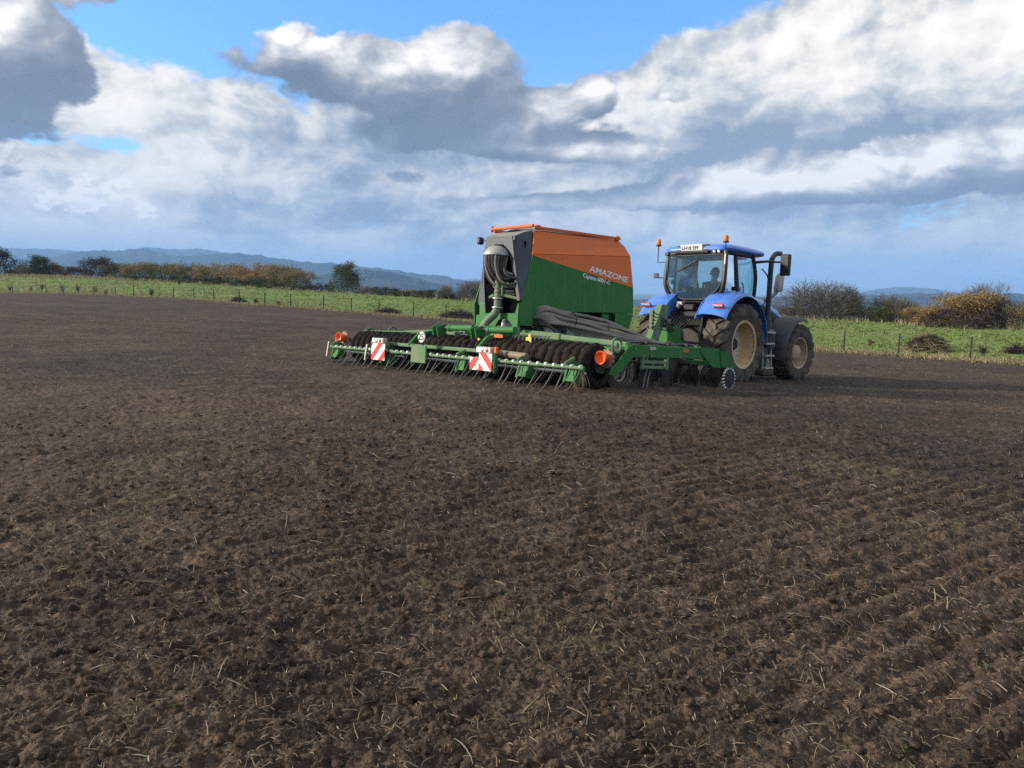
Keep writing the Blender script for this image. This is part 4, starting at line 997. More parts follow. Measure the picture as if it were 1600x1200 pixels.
# --- main frame
def bar(name, p0, p1, w, h, mat=GREEN): b = MB(); b.bar(p0, p1, w, h, .012); return dp(name, mat, b)
bar('main_beam', (.9, 0, .66), (5.6, 0, .66), .30, .26)
for x in (1.5, 2.4, 3.3): bar('coulter_beam', (x, -2.88, .575), (x, 2.88, .575), .11, .11)
for s in (-1, 1):
    bar('side_beam', (1.35, s * 2.90, .58), (3.62, s * 2.90, .60), .07, .20)
    bar('inner_beam', (1.2, s * 1.35, .60), (3.5, s * 1.35, .60), .10, .16)
    b = MB(); b.bar((1.44, s * .15, .80), (1.44, s * 1.5, .74), .14, .12, .02); b.bar((1.44, s * 1.5, .74), (1.46, s * 2.86, .67), .12, .09, .02); dp('wing_arm', GREEN_L, b)
    b = MB(); b.prism([(1.44, s * .9), (1.44, s * 2.8), (1.62, s * 2.8), (1.9, s * 1.6), (2.3, s * 1.0)], .640, .655, 'xy'); dp('wing_plate', GREEN, b)
    b = MB(); b.tube([Vector((1.14 + .11 * math.cos(a), s * 2.88, .66 + .11 * math.sin(a))) for a in [2 * math.pi * k / 20 for k in range(20)]], .018, 8, close=True); b.cyl((1.14, s * 2.86, .66), (1.14, s * 2.90, .66), .035, n=10); dp('fold_ring', GREEN_L, b)
    b = MB(); b.prism([(.52, .255), (1.06, .195), (1.16, .23), (1.44, .47), (1.66, .60), (1.66, .68), (1.40, .68), (1.12, .42), (.98, .32), (.52, .33)], s * 2.93, s * 2.955); ga = dp('side_arm', GREEN, b)
    for x, z in ((.60, .29), (1.30, .45), (1.10, .27), (1.5, .62)):
        b = MB(); b.cyl((x, s * 2.95, z), (x, s * 2.97, z), .016, n=6); dp('bolt', CHROME, b, parent=ga)
    # outer shield with its folded flap at the front
    b = MB(); b.prism([(3.36, .70), (3.95, .70), (4.02, .62), (4.10, .36), (3.80, .36), (3.62, .47), (3.40, .60)], s * 2.93, s * 2.95); sh = dp('side_shield', GREEN, b)
    b = MB(); b.sheet([[(3.99, s * 2.952, .66), (4.08, s * 2.952, .37)], [(4.22, s * 3.0, .64), (4.42, s * 3.02, .36)]], .012); dp('shield_flap', GREEN, b, parent=sh)
    for x in (1.75, 1.95, 2.75):
        b = MB(); b.cyl((x, s * 2.935, .52), (x, s * 2.955, .52), .022, n=6); dp('beam_bolt', CHROME, b)
    b = MB(); b.bar((1.72, s * 2.92, .42), (2.45, s * 2.92, .42), .04, .05); b.bar((1.72, s * 2.92, .34), (2.45, s * 2.92, .34), .04, .05); b.bar((1.76, s * 2.92, .50), (1.76, s * 2.92, .30), .05, .06); b.bar((2.42, s * 2.92, .5), (2.42, s * 2.92, .30), .05, .06); dp('side_bracket', GREEN_L, b)
# lettered cross box at the back of the frame with its fold cylinders
bar('rear_cross_box', (.93, .92, .745), (.93, -.95, .765), .14, .17, GREEN_L)
me = text_mesh('AMAZONE', .105, WHITE, bold=.003, shear=.1)
link('box_lettering', me, [o for o in sdr.children if o.name.startswith('rear_cross_box')][0], Matrix.Translation((.858, .66, .745)) @ Matrix(((0, 0, -1, 0), (-1, 0, 0, 0), (0, 1, 0, 0), (0, 0, 0, 1))))
for y, w_ in ((.33, .20), (.72, .16)): pass
b = MB(); b.box((.856, .33, .69), (.006, .2, .03), .001); dp('white_decal', WHITE, b)
for yb in (.66, -.36):
    for dy_ in (-.06, .06):
        b = MB(); b.prism([(.42, .36), (.64, .36), (.62, .60), (.70, .80), (.60, .86), (.44, .80), (.50, .58)], yb + dy_ - .012, yb + dy_ + .012); dp('clevis', GREEN, b)
    b = MB(); b.cyl((.60, yb - .10, .79), (.60, yb + .10, .79), .028, n=10); dp('clevis_pin', STEEL, b)
    b = MB(); b.cyl((.60, yb - .03, .79), (.62, yb - .24, .80), .022, n=10); dp('cylinder_rod', CHROME, b)
    b = MB(); b.cyl((.62, yb - .22, .80), (.66, yb - .80, .81), .058, n=16); b.cyl((.62, yb - .20, .80), (.622, yb - .26, .80), .066, n=16); dp('fold_cylinder', GREEN, b)
    b = MB(); b.cyl((.50, yb + .02, .50), (.52, yb - .85, .52), .055, n=14); dp('pivot_tube', GREEN_L, b)
for y, z, x in ((-.52, .55, .44), (-1.62, .66, .52)): b = MB(); b.box((x, y, z), (.012, .12, .09), .003); b.bar((x + .02, y, z - .1), (x + .02, y, z + .1), .05, .02); dp('yellow_sign', YEL, b)
b = MB(); b.box((.45, -1.0, .70), (.01, .20, .05), .002); dp('orange_sticker', ORANGE_B, b)
bar('rear_link_bar', (.50, -.42, .46), (.52, -1.15, .50), .07, .06, GREEN)
b = MB(); b.cyl((.13, -1.42, .43), (.13, -1.98, .41), .055, n=16); dp('brown_tube', TUBEB, b)
for i in range(9): b = MB(); b.tube([(.5 + .02 * i, -1.25 - .07 * i, .50), (.58 + .02 * i, -1.27 - .07 * i, .72), (.72, -1.32 - .07 * i, .74)], .012, 6); dp('scraper_spring', STEEL, b)
# --- packer roller
ring_me = []
for v in range(5):
    b = MB(); b.lathe([(.20, -.070), (.27, -.074), (.315, -.048), (.335, -.012), (.335, .012), (.315, .048), (.27, .074), (.20, .070)], n=44)
    rd = random.Random(v); k = 8; jit = [rd.uniform(-.012, .010) for _ in range(44)]
    for j in range(44):
        for i in range(k):
            x, y, z = b.v[j * k + i]; f = 1 + (jit[j] + rd.uniform(-.008, .008)) / .3 * (1 if 1 < i < 6 else .3); b.v[j * k + i] = (x * f, y + rd.uniform(-.006, .006), z * f)
    ring_me.append(b.mesh('roller_tyre', MUDRUB, 50))
for i in range(37):
    y = -2.93 + .1655 * i
    o = link('roller_tyre', ring_me[random.randrange(5)], sdr, Matrix.Translation((.60 + random.uniform(-.008, .008), y + random.uniform(-.01, .01), .34 + random.uniform(-.01, .01))) @ Matrix.Rotation(random.uniform(0, 6), 4, 'Y') @ Matrix.Rotation(random.uniform(-.05, .05), 4, 'X'))
b = MB(); b.cyl((.60, -3.02, .355), (.60, 3.15, .355), .12, n=16); dp('roller_axle', DARK, b)
# caked soil between the rings
V_ = []
b = MB(); n_ = 150
rows = []
for i in range(n_ + 1):
    y = -2.98 + 6.06 * i / n_
    rows.append([(.60 + (.272 + .04 * random.random()) * math.cos(a), y, .355 + (.272 + .04 * random.random()) * math.sin(a)) for a in [2 * math.pi * k / 36 for k in range(36)]])
for r_ in rows: r_.append(r_[0])
b.sheet(rows); dp('caked_soil', CAKED, b, 60)
for ye, ox, oz, Rc in ((-3.12, .47, .47, .100), (3.30, .14, .50, .112)):   # bowls that face backwards, on notched flanges
    b = MB(); k = 11; pr = []
    for j in range(k * 4):
        an = 2 * math.pi * j / (k * 4); rr = Rc * (1.38 if j % 4 in (0, 1) else 1.20); pr.append((ye + rr * math.cos(an), oz - .01 + rr * math.sin(an)))
    b.prism(pr, ox + .13, ox + .16, 'yz'); dp('notched_flange', paint('rusty_flange', (.33, .20, .14), .6, dirt=.4), b, 20)
    b = MB(); b.lathe([(.6 * Rc, .14), (.75 * Rc, .07), (.98 * Rc, .005), (Rc, -.01), (.86 * Rc, -.005), (.7 * Rc, .03), (.35 * Rc, .055), (0, .06)], (ox, ye, oz), 'x', 28); dp('orange_end_cap', ORANGE_B, b, 50)
    b = MB(); b.cyl((ox + .1, ye, oz), (ox + .26, ye, oz - .02), .05, n=12); b.bar((ox + .22, ye, oz), (ox + .22, ye - .3 * (1 if ye > 0 else -1), .40), .05, .05); dp('cap_bracket', DARK, b)
b = MB(); b.tube([Vector((.75 + .12 * math.cos(a), 3.12, .60 + .12 * math.sin(a))) for a in [R(-10 + 20 * k) for k in range(11)]], .022, 8); dp('roller_guard', GREEN_L, b)
bar('roller_strut', (.62, 3.08, .66), (.9, 1.0, .72), .03, .03, GREEN_L)
# --- exact harrow: bars, clamps, tines
for y0, y1 in ((-3.22, -1.02), (-.98, .98), (1.02, 3.38)):
    b = MB(); b.cyl((0, y0, .315), (0, y1, .315), .026, n=12); dp('tine_bar', GREEN_L, b)
    b = MB(); b.cyl((.16, y0 + .1, .24), (.16, y1 - .1, .24), .02, n=10); dp('rear_bar', GALV, b)
b = MB(); b.bar((0, 0, .018), (0, 0, .04), .07, .055, .012) if False else b.box((0, 0, .018), (.062, .052, .05), .014); cl_me = b.mesh('tine_clamp', GALV, 40)
b = MB(); b.tube([(.0, 0, -.01), (-.015, .012, -.05), (-.035, .0, -.09), (-.13, 0, -.20), (-.235, 0, -.305), (-.30, 0, -.345)], [.0085, .0085, .008, .0075, .007, .006], 6); tine_me = b.mesh('harrow_tine', STEEL, 60)
b = MB(); b.tube([(.16, 0, -.08), (.10, .012, -.13), (.02, 0, -.21), (-.06, 0, -.30), (-.12, 0, -.345)], [.0085, .0085, .0075, .007, .006], 6); tine2_me = b.mesh('harrow_tine', DARK, 60)
for i in range(39):
    y = -3.17 + .1655 * i + random.uniform(-.008, .008)
    link('tine_clamp', cl_me, sdr, Matrix.Translation((0, y, .315)) @ Matrix.Rotation(random.uniform(-.2, .2), 4, 'Y'))
    link('harrow_tine', tine_me, sdr, Matrix.Translation((0, y, .315)) @ Matrix.Rotation(random.uniform(-.18, .12), 4, 'Y') @ rotz(random.uniform(-.16, .16)) @ Matrix.Diagonal((random.uniform(.8, 1.05), 1, random.uniform(.92, 1.02), 1)))
    link('harrow_tine', tine2_me, sdr, Matrix.Translation((0, y + .083, .315)) @ Matrix.Rotation(random.uniform(-.08, .08), 4, 'Y'))
bar('harrow_beam', (.16, -1.35, .445), (.16, 2.15, .455), .06, .06, GREEN_L)
for y in (-2.9, -1.95, -.55, 1.55, 3.25):
    b = MB(); b.prism([(-.05, .10), (.03, .36), (.08, .40), (.22, .40), (.28, .30), (.22, .14), (.12, .07), (.02, .06)], y - .014, y + .014); pl_ = dp('depth_bracket', GREEN, b)
    b = MB(); b.prism([(-.03, .12), (.05, .33), (.20, .33), (.20, .13), (.10, .09)], y - .17, y - .02); dp('depth_guard', GREEN, b)
    b = MB(); b.bar((-.03, y, .36), (.16, y, .44), .04, .05); dp('harrow_arm', GREEN_L, b)
for y in (3.36, 2.02): b = MB(); b.bar((-.03, y, .42), (-.05, y + .03, .12), .035, .03); dp('end_stay', GALV, b)
for y in (-.85, .95):
    b = MB(); b.bar((.13, y, .45), (.34, y, .66), .05, .06); b.bar((.34, y, .66), (.80, y, .74), .05, .06); b.bar((.80, y, .74), (1.45, y, .64), .05, .07); dp('roller_arm', GREEN, b)
for i in range(18):
    y = -2.85 + .331 * i; b = MB(); b.bar((.30, y, .26), (.42, y, .58), .025, .05); dp('scraper', DARK, b)
# warning plates, lamps, speed sign, green board
def plate_box(name, mat, x, y, z, sy, sz): b = MB(); b.box((0, 0, 0), (.014, sy, sz), .003); o = b.build(name, mat, sdr); o.location = (x, y, z); return o
def lampbox(y, z, w_):
    b = MB(); b.box((-.04, y, z), (.10, w_, .10), .015); lb = dp('lamp_bracket', GALV, b)
    b = MB(); b.lathe([(0, -.105), (.03, -.10), (.038, -.09), (.038, -.07)], (0, y + .02, z), 'x', 14); dp('lamp', LAMP, b, parent=lb)
    b = MB(); b.lathe([(0, -.105), (.028, -.10), (.034, -.09), (.034, -.07)], (0, y - .09, z), 'x', 14); dp('lamp', RED, b, parent=lb)
plate_box('warning_plate', STR_A, -.10, 1.56, .30, .42, .30); lampbox(1.62, .50, .36)
plate_box('warning_plate', STR_B, -.10, -1.32, .285, .30, .27); lampbox(-1.24, .47, .34)
plate_box('warning_plate', STR_A, -.03, -1.02, .245, .28, .20)
b = MB(); b.box((-.04, -1.49, .44), (.06, .05, .18), .01); dp('side_marker', ORANGE_B, b)
b = MB(); b.box((-.05, -1.50, .28), (.08, .03, .32), .008); dp('plate_post', GREEN, b)
b = MB(); b.box((-.07, .40, .32), (.03, .40, .30), .008); b.box((-.04, .61, .30), (.06, .03, .36), .006); dp('green_board', GREEN_L, b)
b = MB(); b.cyl((-.10, .30, .615), (-.112, .30, .615), .100, n=32); sg_ = dp('speed_sign', WHITE, b, 30)
b = MB(); b.tube([(-.114, .30 + .094 * math.cos(a), .615 + .094 * math.sin(a)) for a in [2 * math.pi * k / 32 for k in range(32)]], .004, 4, close=True); dp('sign_rim', BLACK, b, parent=sg_)
me = text_mesh('25', .155, BLACK, bold=.003)
link('sign_digits', me, sg_, Matrix.Translation((-.115, .385, .562)) @ Matrix(((0, 0, -1, 0), (-1, 0, 0, 0), (0, 1, 0, 0), (0, 0, 0, 1))))
b = MB(); b.bar((-.07, .30, .46), (-.09, .30, .62), .03, .02); dp('sign_post', BLACK, b)
# --- coulters in three rows, front discs
b = MB(); b.tube(spline([(0, 0, .02), (.10, 0, -.02), (.13, 0, -.14), (.07, 0, -.26), (.01, 0, -.40), (.02, 0, -.60)], 4), .022, 8); b.box((.02, 0, -.52), (.03, .05, .2), .008); b.box((0, 0, .02), (.1, .06, .16), .01); co_me = b.mesh('tine_coulter', DARK, 40)
b = MB(); b.tube([(-.06, 0, -.05), (-.10, 0, -.25), (-.05, 0, -.56)], .016, 6); hs_me = b.mesh('seed_tube', HOSED, 50)
for r_, x in enumerate((1.5, 2.4, 3.3)):
    for i in range(12):
        y = -2.78 + .4965 * i + .1655 * r_
        if y > 2.85: continue
        c_ = link('tine_coulter', co_me, sdr, Matrix.Translation((x, y, .57)) @ rotz(random.uniform(-.05, .05)))
        link('seed_tube', hs_me, c_)
def saw(Rd, n):
    o = []
    for j in range(n):
        a = 2 * math.pi * j / n
        o += [(Rd * math.cos(a), Rd * math.sin(a)), (Rd * math.cos(a + 4.2 / n), Rd * math.sin(a + 4.2 / n)), (Rd * .88 * math.cos(a + 4.6 / n), Rd * .88 * math.sin(a + 4.6 / n)), (Rd * .87 * math.cos(a + 6.0 / n), Rd * .87 * math.sin(a + 6.0 / n))]
    return o
b = MB(); b.prism(saw(.205, 16), -.012, .012); b.lathe([(0, -.05), (.06, -.045), (.07, -.015)], n=14); dk = b.mesh('front_disc', DARK, 25)
for i in range(26): link('front_disc', dk, sdr, Matrix.Translation((4.22 + .07 * (i % 2), -2.72 + .218 * i, .165)) @ rotz(.16 * (1 if i % 2 else -1)))
bar('disc_beam', (4.22, -2.9, .42), (4.22, 2.9, .42), .09, .09)
for s in (-1, 1): bar('drawbar_side', (3.4, s * 1.35, .60), (5.3, s * .2, .70), .12, .14)
b = MB(); k = 20; b.prism([(q[0] * .88, q[1] * .88) for q in saw(.205, k)], -.02, .02); b.lathe([(.0, -.035), (.05, -.03), (.15, -.022)], n=20); ed = b.build('edge_disc', DARK, sdr, 25); ed.location = (4.33, -2.97, .165)
for j in range(k):
    a = 2 * math.pi * j / k
    b = MB(); b.box((.188, 0, 0), (.036, .045, .026), .004, Matrix.Rotation(a, 4, 'Y') @ Matrix.Rotation(.5, 4, 'X')); b.build('disc_tooth', WHITE, ed)
for i in range(14):
    y = -2.8 + .43 * i
    b = MB(); b.bar((4.22, y, .40), (4.20, y, .17), .03, .05); dp('disc_stalk', DARK, b)
b = MB(); b.lathe([(0, -.02), (.06, -.018), (.17, -.004), (.175, 0), (.17, .004), (.06, .018), (0, .02)], n=28); pd_me = b.mesh('press_disc', DARK, 30)
for i in range(16):
    for r_, x in enumerate((1.98, 2.86)): link('press_disc', pd_me, sdr, Matrix.Translation((x, -2.80 + .36 * i + .17 * r_, .15)) @ rotz(.14 * (-1) ** i) @ Matrix.Rotation(.08, 4, 'X'))
# support wheels
pr = [(.155, .05), (.17, .06), (.175, .045), (.16, .03), (.15, -.02), (.06, -.03), (.05, .02), (0, .02)]
tme2 = None
for s in (-1, 1):
    w, tme2 = wheel(sdr, (1.34, s * 2.74, .27), .35, .22, .17, -1 if s < 0 else 1, 20, .015, pr, STONE, ([(.06, 0), (.05, .05), (0, .055)], DARK, None), steer=0, tyre=tme2)
# small spring forks by the wheel
for s in (-1, 1):
    for k in (0, 1):
        b = MB(); b.tube([(1.98 + .1 * k, s * 2.86, .30), (1.90 + .1 * k, s * 2.88, .16), (1.84 + .1 * k, s * 2.9, -.02), (1.66 + .1 * k, s * 2.9, -.03)], .012, 6); dp('edge_tine', STEEL, b)
# --- hoses along the right of the hopper
random.seed(5)
for i in range(9):
    q = i / 8
    z0 = 1.24 - .20 * q; y0 = -.70 - .02 * (i % 3)
    st_ = (1.62 + .05 * (i % 2), y0 + .12, z0 - .10)
    pts = [st_, (1.74, y0 - .06, z0 + .02), (2.15, y0 - .14 - .05 * q, z0 - .04 - .02 * q), (2.7, y0 - .20 - .12 * q, 1.15 - .24 * q + random.uniform(-.04, .04)), (3.4, y0 - .26 - .35 * q, 1.05 - .28 * q + random.uniform(-.05, .05)),
           (4.15, y0 - .30 - .5 * q + random.uniform(-.05, .05), .88 - .14 * q), (4.8, y0 - .1 - .3 * q, .73 - .06 * q), (5.3, y0 + .2 - .3 * q, .70)]
    b = MB(); b.tube(spline(pts, 6), .030, 8); dp('seed_hose', HOSE, b)
for i in range(6):
    z0 = 1.10 - .03 * i; y0 = -.78
    pts = [(1.60, y0 + .15, z0 - .05), (1.72, y0 - .08, z0 + .02), (2.0, y0 - .25 - .03 * i, .95), (2.2 + .12 * i, -1.25 - .12 * i, .78), (2.5 + .18 * i, -1.6 - .15 * i, .70), (2.7 + .2 * i, -1.7 - .17 * i, .58)]
    b = MB(); b.tube(spline(pts, 6), .024, 8); dp('seed_hose', HOSE, b)
for i in range(3):
    pts = [(1.58, -.66, 1.02 - .04 * i), (1.62, -.82, 1.03 - .04 * i), (1.72, -.98, .90), (1.80 + .06 * i, -1.15, .72), (1.84 + .06 * i, -1.2, .62)]
    b = MB(); b.tube(spline(pts, 6), .026, 8); dp('seed_hose', HOSED, b)
for x, y, z in ((2.3, -.89, 1.13), (3.1, -1.0, 1.02), (4.0, -1.08, .86)): b = MB(); b.tube([(x, y + .10 * math.cos(a) - .06, z + .13 * math.sin(a) - .06) for a in [2 * math.pi * k / 14 for k in range(14)]], .009, 6, close=True); dp('hose_strap', BLACK, b)
for x in (1.86, 2.40): b = MB(); b.box((x, -.78, .84), (.22, .16, .14), .02); dp('valve_block', GALV, b)
b = MB(); b.box((2.1, -.72, .80), (1.0, .12, .2), .02); dp('valve_tray', BLACK, b)
b = MB(); b.box((2.78, -.74, .78), (.2, .12, .06), .01); dp('pressure_gauge', LAMP, b)
b = MB(); b.box((3.0, -.08, 1.0), (1.6, .9, .40), .08); dp('blower_housing', BLACK, b)
b = MB(); b.box((3.62, -.62, 1.13), (.22, .05, .26), .02); dp('hopper_strut', GREEN, b)
for s in (-1, 1):
    for k in range(3):
        b = MB(); b.tube(spline([(1.5, s * (2.80 - .05 * k), .71), (2.0, s * (2.84 - .04 * k), .73 + .01 * k), (2.6, s * (2.82 - .05 * k), .71), (3.2, s * (2.78 - .04 * k), .74), (3.7, s * (2.60 - .1 * k), .70), (4.1, s * (2.3 - .2 * k), .62)], 5), .014, 6); dp('frame_hose', HOSED, b)
    for x in (1.9, 2.5, 3.05): b = MB(); b.box((x, s * 2.84, .72), (.05, .14, .05), .008); dp('hose_clip', DARK, b)
    for x, zz in ((2.0, .64), (2.95, .63)): b = MB(); b.box((x, s * 2.937, zz), (.16, .004, .05), .001); dp('decal', GALV if x < 2.5 else ORANGE, b)
    b = MB(); b.cyl((2.55, s * 2.80, .50), (3.2, s * 2.80, .42), .04, n=12); b.cyl((3.1, s * 2.80, .43), (3.5, s * 2.80, .40), .02, n=10); dp('depth_cylinder', DARK, b)
    b = MB(); b.prism([(2.45, .50), (2.75, .50), (2.70, .30), (2.55, .28)], s * 2.88, s * 2.90); dp('coulter_plate', DARK, b)
    for k in range(5): b = MB(); b.tube(spline([(1.6 + .35 * k, s * (1.5 + .2 * k), .66), (1.7 + .35 * k, s * (1.7 + .2 * k), .76), (1.75 + .35 * k, s * (1.9 + .2 * k), .60), (1.7 + .35 * k, s * (1.95 + .2 * k), .40)], 5), .018, 6); dp('coulter_hose', HOSED, b)
# --- drawbar and hitch tower
bar('drawbar', (5.3, 0, .70), (7.35, 0, .74), .20, .22)
b = MB(); b.prism([(5.57, .80), (5.87, .80), (6.20, 1.60), (5.92, 1.60)], -.34, -.20); dp('hitch_tower', GREEN_L, b, 20)
b = MB(); b.box((5.62, -.30, 1.26), (.05, .10, .42), .01, None); comb = dp('hose_holder', GREEN_L, b)
for k in range(5): b = MB(); b.box((5.60, -.345, 1.09 + .08 * k), (.07, .04, .035), .005); dp('holder_slot', BLACK, b, parent=comb)
b = MB(); b.prism([(6.16, .72), (6.70, .72), (6.72, 1.10), (6.60, 1.14), (6.16, 1.12)], -.36, -.12); dp('hitch_box', GREEN, b, 20)
b = MB(); b.bar((7.3, -.55, .66), (7.3, .55, .66), .12, .14, .02); dp('hitch_cross_bar', GREEN, b)
b = MB(); b.cyl((6.0, -.25, 1.5), (6.9, -.12, .95), .03, n=8); dp('hitch_stay', STONE, b)
for k in range(5):
    b = MB(); b.tube(bez((5.7, -.26, 1.10 + .08 * k), (6.2, -.5, 1.0 + .05 * k), (6.5, -.35, 1.0), (7.15, -.12 + .06 * k, 1.25), 10), .013, 6); dp('hydraulic_hose', HOSED, b)
# --- dry grass caught in the last tines
b = MB()
for i in range(70):
    x0, y0 = .12 + random.uniform(-.05, .08), -3.0 + random.uniform(-.10, .10)
    dx_, dy_ = random.uniform(-.16, .10), random.uniform(-.12, .12)
    p = Vector((x0, y0, .26)); q = Vector((x0 + dx_, y0 + dy_, random.uniform(-.02, .08))); mid_ = (p + q) / 2 + Vector((random.uniform(-.03, .03), random.uniform(-.03, .03), .02)); w_ = Vector((.004, -.004, 0))
    b.add([p - w_, p + w_, mid_ + w_, mid_ - w_, q], [(0, 1, 2, 3), (3, 2, 4)])
o = b.build('caught_grass', paint('dry_grass_tuft', (.30, .24, .12), .9, dirt=.3), sdr, 0, fix=False); o['kind'] = 'stuff'
# ------------------------------------------------------------------ plants
def leafmat(name, stops, rough=.8, trans=.25):
    m, t, b = material(name)
    g = t.node('ShaderNodeNewGeometry'); n = t.noise(t.node('ShaderNodeTexCoord').outputs['Object'], .9, 3, .6)
    t.put(b.inputs['Base Color'], t.ramp(t.add(t.mul(g.outputs['Random Per Island'], .7), t.mul(n, .3)), stops))
    b.inputs['Roughness'].default_value = rough; b.inputs['Specular IOR Level'].default_value = .15
    if trans:
        df = t.node('ShaderNodeBsdfTranslucent'); t.put(df.inputs[0], t.ramp(g.outputs['Random Per Island'], stops))
        mx = t.node('ShaderNodeMixShader'); mx.inputs[0].default_value = trans
        out = [q for q in t.n if q.type == 'OUTPUT_MATERIAL'][0]
        t.l.new(b.outputs[0], mx.inputs[1]); t.l.new(df.outputs[0], mx.inputs[2]); t.l.new(mx.outputs[0], out.inputs[0])
    return m
LEAF = {
 'dark': leafmat('dark_evergreen_leaf', [(.1, (.016, .026, .014)), (.5, (.035, .050, .022)), (.9, (.075, .085, .040))]),
 'olive': leafmat('olive_leaf', [(.1, (.075, .075, .034)), (.5, (.155, .14, .062)), (.9, (.25, .215, .10))]),
 'green': leafmat('green_leaf', [(.1, (.026, .042, .016)), (.5, (.060, .080, .028)), (.9, (.12, .13, .05))]),
 'gold': leafmat('golden_autumn_leaf', [(.1, (.15, .098, .040)), (.5, (.28, .185, .072)), (.9, (.40, .29, .125))]),
 'rust': leafmat('rusty_autumn_leaf', [(.1, (.12, .098, .050)), (.5, (.225, .18, .092)), (.9, (.33, .28, .15))]),
 'plum': leafmat('plum_brown_leaf', [(.1, (.030, .022, .020)), (.5, (.062, .045, .040)), (.9, (.11, .08, .065))]),
 'tan': leafmat('tan_leaf', [(.1, (.13, .10, .05)), (.5, (.24, .19, .10)), (.9, (.36, .30, .17))]),
 'grey': leafmat('grey_twig', [(.1, (.07, .058, .048)), (.5, (.13, .11, .09)), (.9, (.20, .175, .14))], trans=.1),
}
BARK = paint('bark', (.055, .045, .038), .9, dirt=.4, dirt_col=(.10, .09, .07), spec=.1)
def grow(seed, W_, H_, n_stem=6, depth=4, spread=.55, base=.1, r0=.035):
    """Branches of a shrub as (points, radii) paths, and the ends of its twigs; fits a crown W_ wide and H_ high."""
    rd = random.Random(seed); paths = []; ends = []
    def go(p, d, L, r, k):
        pts = [p]; q = p; dd = d
        for i in range(3):
            dd = (dd + Vector((rd.gauss(0, .16), rd.gauss(0, .16), rd.gauss(.04, .10)))).normalized(); q = q + dd * L / 3; pts.append(q)
        paths.append((pts, [r, r * .85, r * .7, r * .55]))
        if k == 0: ends.append((q, dd)); return
        for i in range(rd.choice((2, 3, 3))):
            ax = Vector((rd.gauss(0, 1), rd.gauss(0, 1), rd.gauss(.15, .7))).normalized()
            nd = (dd + ax * spread * rd.uniform(.7, 1.3)).normalized()
            go(pts[rd.choice((2, 3, 3))], nd, L * rd.uniform(.6, .85), r * .55, k - 1)
    for i in range(n_stem):
        a = 2 * math.pi * (i + rd.random() * .8) / n_stem; sp = rd.uniform(.15, .95) * min(1.0, W_ / H_)
        d = Vector((math.cos(a) * sp, math.sin(a) * sp, 1)).normalized()
        go(Vector((math.cos(a) * base * rd.random(), math.sin(a) * base * rd.random(), -.1)), d, H_ * .34, r0 * H_ / 3, depth)
    P_ = np.array([e[0] for e in ends]); w = np.percentile(np.abs(P_[:, :2]), 92); h = np.percentile(P_[:, 2], 96)
    sx, sz = (W_ / 2) / w, H_ / h
    S_ = Vector((sx, sx, sz))
    f = lambda v: Vector((v.x * S_.x, v.y * S_.y, v.z * S_.z))
    return [([f(p) for p in pts], rr) for pts, rr in paths], [(f(e), d) for e, d in ends]
def shrub_meshes(seed, W_, H_, kind, leaf=.12, per=7, n_stem=6, depth=4, spread=.55, skirt=0, clump=.22, r0=.035):
    paths, ends = grow(seed, W_, H_, n_stem, depth, spread, .15 * W_, r0)
    b = MB()
    for i, (pts, rr) in enumerate(paths): b.tube(pts, [max(q, .007) for q in rr], 4 if rr[0] > .015 else 3, cap=False)
    wood = b.mesh('stems', BARK if kind != 'grey' else LEAF['grey'], 60)
    if not per: return wood, None
    g = np.random.default_rng(seed); E_ = np.array([tuple(e[0]) for e in ends])
    n = len(E_) * per
    C_ = np.repeat(E_, per, 0) + g.normal(0, 1, (n, 3)) * np.array([clump, clump, clump * .8]) * max(.6, H_ / 3)
    if skirt:
        k = int(skirt); a = g.uniform(0, 2 * np.pi, k); q = np.sqrt(g.uniform(.1, 1, k)) * W_ / 2
        hh = H_ * .86 * g.uniform(.0, 1, k)**.8 * np.sqrt(np.maximum(0, 1.05 - (q / (W_ / 2))**2))
        C_ = np.concatenate((C_, np.stack((q * np.cos(a), q * np.sin(a), hh), -1)))
    C_[:, 2] = np.maximum(C_[:, 2], .02); n = len(C_)
    s = leaf * g.uniform(.6, 1.4, n)
    u = g.normal(0, 1, (n, 3)); u /= np.linalg.norm(u, axis=1, keepdims=True)
    v = g.normal(0, 1, (n, 3)); v -= u * (u * v).sum(1, keepdims=True); v /= np.linalg.norm(v, axis=1, keepdims=True)
    a_, b_ = u * s[:, None], v * s[:, None] * .55
    V = np.stack((C_ - a_, C_ + b_ * .9 - a_ * .1, C_ + a_, C_ - b_ * .9 + a_ * .1), 1).reshape(-1, 3)
    F = np.arange(n * 4).reshape(-1, 4)
    return wood, np_mesh('crown', V, F, LEAF[kind], smooth=False)
